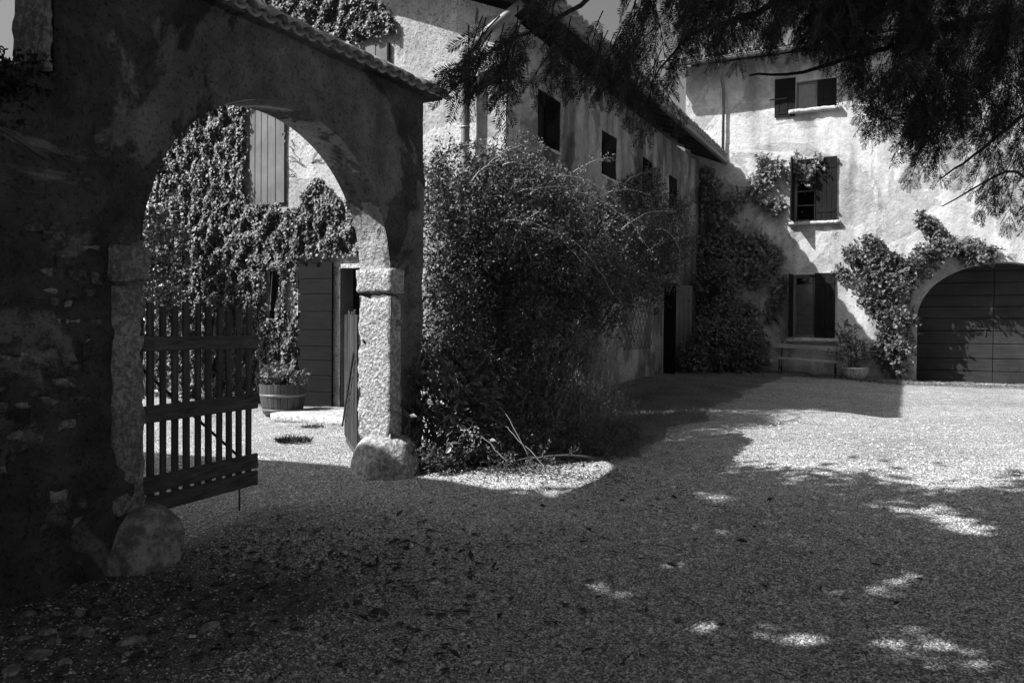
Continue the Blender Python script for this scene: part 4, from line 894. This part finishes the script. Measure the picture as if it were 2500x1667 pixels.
shrub('corner_shrub', (-4.3, 19.8, .5), 'dark bushy shrub growing in front of the wall vine', 'shrub', [((-4.45, 19.8, 1.2), (.5, .7, .6)), ((-4.3, 20.4, 1.9), (.5, .5, .6)), ((-4.0, 20.6, 1.1), (.55, .5, .6)), ((-4.7, 19.2, .8), (.35, .5, .4)), ((-3.7, 21.0, .9), (.4, .35, .4)), ((-4.5, 20.6, 2.7), (.4, .4, .5))],
      2600, 9, .22, .08, .045, 'vine', .3, 7, keep=lambda P: (P[:, 1] < 21.7) & (P[:, 0] > -5.1))

# lawn strip, weeds along the house, dead leaves
def inside_lawn(x, y):
    e = np.array([noise.noise(Vector((a * 1.3, b * 1.3, 5))) for a, b in zip(x, y)]) * .35
    return (x < -2.72 + e) & (x > -5.1) & (y > 8.45 + e) & (y < 21.3) & ((x - -2.7) * .6 + (y - 8.4) * .5 > -.6)
n = 150000; x = RNG.uniform(-5.1, -2.3, n); y = 8 + 13.4 * RNG.uniform(0, 1, n) ** 1.5; k = inside_lawn(x, y); x, y = x[k], y[k]; n = len(x)
z = gz_np(x, y) + np.array([noise.noise(Vector((a * .9, b * .9, 0))) * .022 for a, b in zip(x, y)])
V, F = leaf_geo(np.stack([x, y, z - .01], 1), np.stack([RNG.normal(0, .5, n), RNG.normal(0, .5, n), np.ones(n)], 1), rnd_dir(n), RNG.uniform(.03, .075, n), np.full(n, .007), .1)
go = np_mesh('grass', V, F, 'grass')
n = 42000; x = RNG.uniform(-4.5, 2.2, n); y = 21.72 - np.abs(RNG.normal(0, .38, n)); k = np.array([noise.noise(Vector((a * 2.5, b * 2.5, 8))) for a, b in zip(x, y)]) + RNG.normal(0, .15, n) > (.08 + np.clip(x, 0, 3) * .1); x, y = x[k], y[k]; n = len(x)
V, F = leaf_geo(np.stack([x, y, gz_np(x, y)], 1), np.stack([RNG.normal(0, .8, n), RNG.normal(0, .8, n), np.ones(n)], 1), rnd_dir(n), RNG.uniform(.03, .09, n), np.full(n, .012), .1)
np_mesh('weeds', V, F, 'grass')
def litter(n, cx, cy, sx, sy, smin, smax, keepf=None):
    x = RNG.normal(cx, sx, n); y = RNG.normal(cy, sy, n)
    if keepf is not None: k = keepf(x, y); x, y = x[k], y[k]
    n = len(x); z = np.array([gsurf(a, b) for a, b in zip(x, y)]) + .008; D = rnd_dir(n); D[:, 2] *= .25; U = rnd_dir(n) * .35 + np.array([0, 0, 1.]); s = RNG.uniform(smin, smax, n)
    return leaf_geo(np.stack([x, y, z], 1), D, U, s, s * RNG.uniform(.3, .6, n), .25)
yard = lambda x, y: x > -4.79 + (y - 3.95) * .045 + .03
L = [litter(2600, -4.2, 3.2, .8, 1.0, .015, .05, yard), litter(900, -3.6, 4.6, .9, 1.0, .015, .045, yard), litter(500, -2, 5.5, 2.2, 1.8, .015, .045, yard), litter(900, -3.6, 7.6, .7, .35, .015, .05, yard), litter(160, 0, 6, 2.5, 2, .015, .05, yard), litter(1500, -3.7, 7.35, .65, .16, .015, .045, yard), litter(500, -1.2, 21.1, 2.0, .35, .03, .08), litter(260, -3.3, 4.2, .8, .9, .05, .1, yard), litter(110, -2.0, 5.2, 1.3, 1.3, .04, .09, yard), litter(1200, -3.6, 4.4, .55, .5, .01, .035, yard)]
o_ = 0; Vs = []; Fs = []
for v, f in L: Vs.append(v); Fs.append(f + o_); o_ += len(v)
np_mesh('fallen_leaves', np.concatenate(Vs), np.concatenate(Fs), 'litter')
for (px, py, w) in [(968, 1325, 9), (1090, 1350, 6), (1325, 1240, 6), (1646, 1218, 6), (1812, 1327, 11), (1640, 1385, 9), (1880, 1224, 8), (1125, 1352, 7), (1220, 1512, 10), (900, 1388, 10), (640, 1440, 14), (560, 1560, 18)]:
    rr = ray(px, py); t = 4.0
    for _ in range(40): p = EYE + rr * t; t = .5 * t + .5 * (gsurf(p.x, p.y) - 1.6) / rr.z
    s = w * t / FPX * 1.6; a = random.uniform(0, 6.3); dx, dy = math.cos(a) * s, math.sin(a) * s; z = p.z + .012
    lf = MB().add([(p.x - dx, p.y - dy, z), (p.x - dy * .5, p.y + dx * .5, z + .02), (p.x, p.y, z - .002), (p.x + dy * .5, p.y - dx * .5, z + .024), (p.x + dx, p.y + dy, z + .015)], [(0, 1, 2), (0, 2, 3), (1, 4, 2), (3, 2, 4)]).build('leaf', 'litter', ground)

tw_ = MB()
for _ in range(70):
    x, y = random.gauss(-2.8, 1.1), random.gauss(4.3, 1.1)
    if x < -4.5: continue
    a = random.uniform(0, 6.3); L_ = random.uniform(.06, .22); p0 = Vector((x, y, gsurf(x, y) + .012)); p2 = p0 + Vector((math.cos(a), math.sin(a), 0)) * L_; p2.z = gsurf(p2.x, p2.y) + .014
    p1 = p0.lerp(p2, .5) + Vector((random.uniform(-.02, .02), random.uniform(-.02, .02), .012)); tw_.tube([p0, p1, p2], .003, 4)
o = tw_.build('fallen_twigs', 'dark_stem'); o['kind'] = 'stuff'

# ================================================================== the yew over the yard
yew = thing('yew_tree', (-3.0, -2.6, -.12), 'large dark yew whose drooping boughs hang across the top right of the view', 'tree')
MB().tube([(-3.0, -2.6, -.3), (-3.02, -2.6, .5), (-2.95, -2.55, 2), (-2.9, -2.4, 4), (-3.0, -2.2, 6.5), (-3.1, -2.0, 9.5)], [.42, .34, .3, .25, .18, .05], 14).build('trunk', 'bark', yew, True)
def limb(pts, r0, r1, label=None):
    P = [Vector(p) for p in pts]; Q = []
    for i in range(len(P) - 1):
        for t in (0, .25, .5, .75):
            p0, p1, p2, p3 = P[max(i - 1, 0)], P[i], P[i + 1], P[min(i + 2, len(P) - 1)]
            Q.append(.5 * ((2 * p1) + (p2 - p0) * t + (2 * p0 - 5 * p1 + 4 * p2 - p3) * t * t + (3 * p1 - p0 - 3 * p2 + p3) * t ** 3))
    Q.append(P[-1]); n = len(Q); Q = [q + Vector([random.uniform(-.01, .01) for _ in range(3)]) for q in Q]
    MB().tube(Q, [r0 + (r1 - r0) * i / (n - 1) for i in range(n)], 8).build('branch', 'bark', yew, True, label)
S = (-2.9, -2.4, 4)
limb([(-2.9, -2.4, 4.4), (.5, -.5, 5.0), (1.6, 2.2, 4.4), at(2600, -20, 5.2), at(2380, 42, 5.2), at(2212, 103, 5.1), at(2136, 124, 5.1), at(1960, 175, 5.0), at(1830, 182, 5)], .04, .006)
limb([(-2.9, -2.4, 4.0), (-1.2, 0, 4.3), at(2100, -330, 4.4), at(1930, -30, 4.4), at(1780, 55, 4.3), at(1700, 78, 4.3), at(1640, 130, 4.2), at(1585, 205, 4.2)], .03, .003)
limb([(-2.95, -2.5, 3.4), (-2.3, 0, 3.9), at(1800, -400, 3.5), at(1540, -90, 3.4), at(1380, 30, 3.3), at(1230, 110, 3.2), at(1095, 175, 3.1)], .022, .002)
limb([(1.6, 2.2, 4.4), (2.0, 3.2, 4.1), at(2620, 180, 4.6), at(2490, 290, 4.5), at(2380, 380, 4.4), at(2290, 440, 4.3)], .025, .003)
limb([(-2.9, -2.4, 5.0), (0, 1, 5.8), at(2300, -500, 5.5), at(2050, -130, 5.5), at(1900, 10, 5.4), at(1780, 60, 5.4)], .03, .004)
limb([(1.6, 2.2, 4.4), at(2600, 330, 4.9), at(2450, 420, 4.8), at(2300, 505, 4.8)], .015, .003)
for e in [(-6, 1.5, 8), (-7.5, -1, 7), (-4, 3, 8.5), (-1, 1, 8), (0, -3, 7), (-5, -5, 7.5), (-8, 3.2, 8.6), (-2, 4, 7.6)]:
    z = random.uniform(3.5, 6.5); limb([(-2.95, -2.3, z), Vector((-2.95, -2.3, z)).lerp(Vector(e), .5) + Vector((0, 0, .5)), e], .1, .02)
# hanging sprays in view. bottom edge of the foliage (px -> lowest py) and distance
BOT = [(1040, 150), (1085, 215), (1130, 255), (1180, 330), (1225, 300), (1260, 345), (1300, 215), (1340, 250), (1400, 235), (1440, 215), (1500, 265), (1560, 320), (1620, 345), (1660, 240), (1700, 255), (1730, 130), (1770, 165), (1850, 150), (1920, 120), (1980, 130), (2040, 160), (2075, 250), (2120, 320), (2170, 370), (2200, 440), (2250, 470), (2270, 540), (2320, 560), (2370, 530), (2400, 590), (2440, 560), (2480, 620), (2520, 600), (2700, 600)]
def bot(px): return float(np.interp(px, [b[0] for b in BOT], [b[1] for b in BOT]))
def dist(px): return float(np.interp(px, [1040, 1300, 1600, 1900, 2200, 2600], [3.1, 3.3, 4.1, 4.6, 4.8, 4.6]))
twP = []; nP = []; nD = []; nU = []; nL = []; TW = MB()
def shoot(p, d, L):
    """one needle-bearing shoot: two ranks of needles"""
    d = (d + Vector((0, 0, -.35))).normalized(); side = d.cross(Vector((random.gauss(0, 1), random.gauss(0, 1), random.gauss(0, .4)))).normalized(); up = side.cross(d); n = int(L / .0038)
    curve = Vector((random.gauss(0, .15), random.gauss(0, .15), -.35)); q = p.copy(); dd = d.copy(); pts = [p.copy()]
    for i in range(n):
        q = q + dd * (L / n); dd = (dd + curve * (1.4 / n)).normalized(); sg = 1 if i % 2 else -1; tip = min(1, (n - i) / 8 + .4)
        nP.append(q); nD.append(dd * random.uniform(.5, .85) + side * sg * .85 + up * random.gauss(.15, .25)); nU.append(up + side * random.gauss(0, .3)); nL.append(.029 * tip * random.uniform(.75, 1.15))
        if i % 10 == 9: pts.append(q.copy())
    pts.append(q.copy()); TW.tube(pts, .0013, 3, False)
def spray(p, L, lean):
    """a drooping branchlet carrying side shoots"""
    d = Vector((lean[0], lean[1], -.75 + lean[2])).normalized(); q = p.copy(); pts = [q.copy()]; n = max(3, int(L / .045))
    for i in range(n):
        q = q + d * (L / n); d = (d + Vector((random.gauss(0, .06), random.gauss(0, .06), -.1))).normalized(); pts.append(q.copy())
        if i >= 0:
            for s in (-1, 1):
                if random.random() < .78:
                    sd = d.cross(Vector((random.gauss(0, .5), 1, random.gauss(0, .3)))).normalized() * s; shoot(q, (d * .75 + sd * .8).normalized(), random.uniform(.08, .17) * (1 - .35 * i / n))
    shoot(q, d, .09); TW.tube(pts, [.003 * (1 - .6 * i / n) for i in range(n + 1)], 4, False)
placed = 0; tries = 0
while placed < 570 and tries < 30000:
    tries += 1; px = random.uniform(1075, 2620) if random.random() < .62 else random.uniform(1990, 2620); d = dist(px) + random.uniform(-.6, .9); L = random.uniform(.16, .4); lp = L * FPX / d * .93
    b = min(bot(px), bot(px - 45), bot(px + 20)) - 8; ytop = random.uniform(-170, b - lp * .9)
    if ytop + lp > b: continue
    core = min(1, max(0, (px - 1950) / 250)) * min(1, max(0, (330 - ytop) / 220))
    dens = noise.noise(Vector((px * .013, ytop * .007, 1.0))) + .5 * noise.noise(Vector((px * .035, ytop * .012, 5.0)))
    if dens < (.06 if px > 1330 or ytop < 40 else -.1) - .4 * core - (.3 if 1600 < px < 2000 else 0): continue
    if 1330 < px < 1650 and random.random() < .3: continue
    if px < 1330 and ytop < 60 - (px - 1075) * .25: continue
    spray(at(px, ytop, d), L, (random.gauss(-.25, .25), random.gauss(-.05, .2), 0)); placed += 1
for x, y in [(1100, 165), (1130, 160), (1160, 150), (1110, 185), (1190, 130), (1220, 120), (1250, 100), (1150, 190), (1200, 190), (1240, 210)]:   # the left-most tip
    for k in range(3): shoot(at(x, y, 3.1 + random.uniform(-.05, .1)), Vector((-.75 + random.gauss(0, .2), -.35, random.gauss(-.25, .25))).normalized(), random.uniform(.07, .13))
V, F = leaf_geo(np.array([tuple(p) for p in nP]), np.array([tuple(p) for p in nD]), np.array([tuple(p) for p in nU]), np.array(nL), np.full(len(nP), .0048), .1)
np_mesh('needles', V, F, 'needle', yew); o = TW.build('twigs', 'bark', yew); o['kind'] = 'stuff'
# the crown overhead: it stands between the sun and the foreground
n = 175000; gx = RNG.uniform(-4.2, 6.5, n); gy = RNG.uniform(-3.0, 10.6, n); h = RNG.uniform(5.8, 9.6, n)
n1 = np.array([noise.noise(Vector((a * 1.3, b * 1.3, 1))) + .5 * noise.noise(Vector((a * 4, b * 4, 6))) for a, b in zip(gx, gy)])
edge = 9.6 + n1 * 1.2 - 2.9 * np.clip((-1.7 - gx) / .9, 0, 1) + 2.2 * np.clip((gx - 1.4) / .5, 0, 1)
rho = np.clip((edge - gy) / 2.5, 0, 1) ** 2.6 * np.clip((n1 + .95) / .3, .1, 1)
A_ = math.radians(26.2); oX = gx * math.cos(A_) + gy * math.sin(A_); oY = -gx * math.sin(A_) + gy * math.cos(A_)     # across / away from the viewer
for (px, py, wx, wy, st) in [(1421, 1293, 60, 18, 1), (1554, 1321, 34, 14, .8), (1587, 1255, 40, 6, .8), (1670, 1280, 34, 8, .7), (1780, 1291, 50, 9, .75), (1391, 1429, 75, 14, 1), (1526, 1440, 36, 9, .7), (1731, 1528, 50, 14, .9), (1885, 1514, 34, 14, .75),
                             (1941, 1561, 50, 15, 1), (2079, 1454, 44, 22, .8), (2178, 1423, 26, 12, .9), (2250, 1542, 60, 30, .82), (2167, 1564, 40, 25, .75), (2399, 1280, 50, 14, .95), (1957, 1313, 40, 8, .7), (1681, 1393, 34, 18, .7), (1880, 1360, 40, 18, .7), (2300, 1400, 30, 20, .6), (1480, 1350, 30, 8, .6), (2330, 1240, 60, 8, .8), (2050, 1250, 50, 7, .75), (2200, 1225, 60, 7, .8), (1800, 1215, 50, 6, .8), (2120, 1330, 34, 8, .65), (2350, 1600, 50, 20, .75), (2030, 1610, 40, 14, .7)]:
    rr = ray(px, py); t = 4.0
    for _ in range(40): p = EYE + rr * t; t = .5 * t + .5 * (gz(p.x, p.y) - 1.6) / rr.z
    cx, cy = p.x * math.cos(A_) + p.y * math.sin(A_), -p.x * math.sin(A_) + p.y * math.cos(A_); rx, ry = wx * t / FPX * 1.15 + .05, wy * t * t / (1.6 * FPX) * 1.2 + .08
    e2 = ((oX - cx) / rx) ** 2 + ((oY - cy - (oX - cx) * .3) / ry) ** 2; rho *= (1 - (.35 + .65 * st) * np.exp(-(e2 * (1 + .8 * n1)) ** 1.5)) ** 1.6
rho = np.maximum(rho, .3 * np.exp(-((gx + 2.9) / .9) ** 2 - ((gy - 6.35) / .42) ** 2) * (n1 > -.1))
k = RNG.uniform(0, 1, n) < rho
gx, gy, h = gx[k], gy[k], h[k]; n = len(gx)
P = np.stack([gx - .73 * h, gy - .66 * h, h], 1); V, F = leaf_geo(P, rnd_dir(n) + np.array([.1, .1, -.3]), rnd_dir(n) * .5 + np.array([-.4, -.4, .8]), RNG.uniform(.12, .3, n), RNG.uniform(.06, .12, n), .05)
np_mesh('crown', V, F, 'needle', yew)

for nm in ('ground',): bpy.data.objects[nm]['kind'] = 'structure'
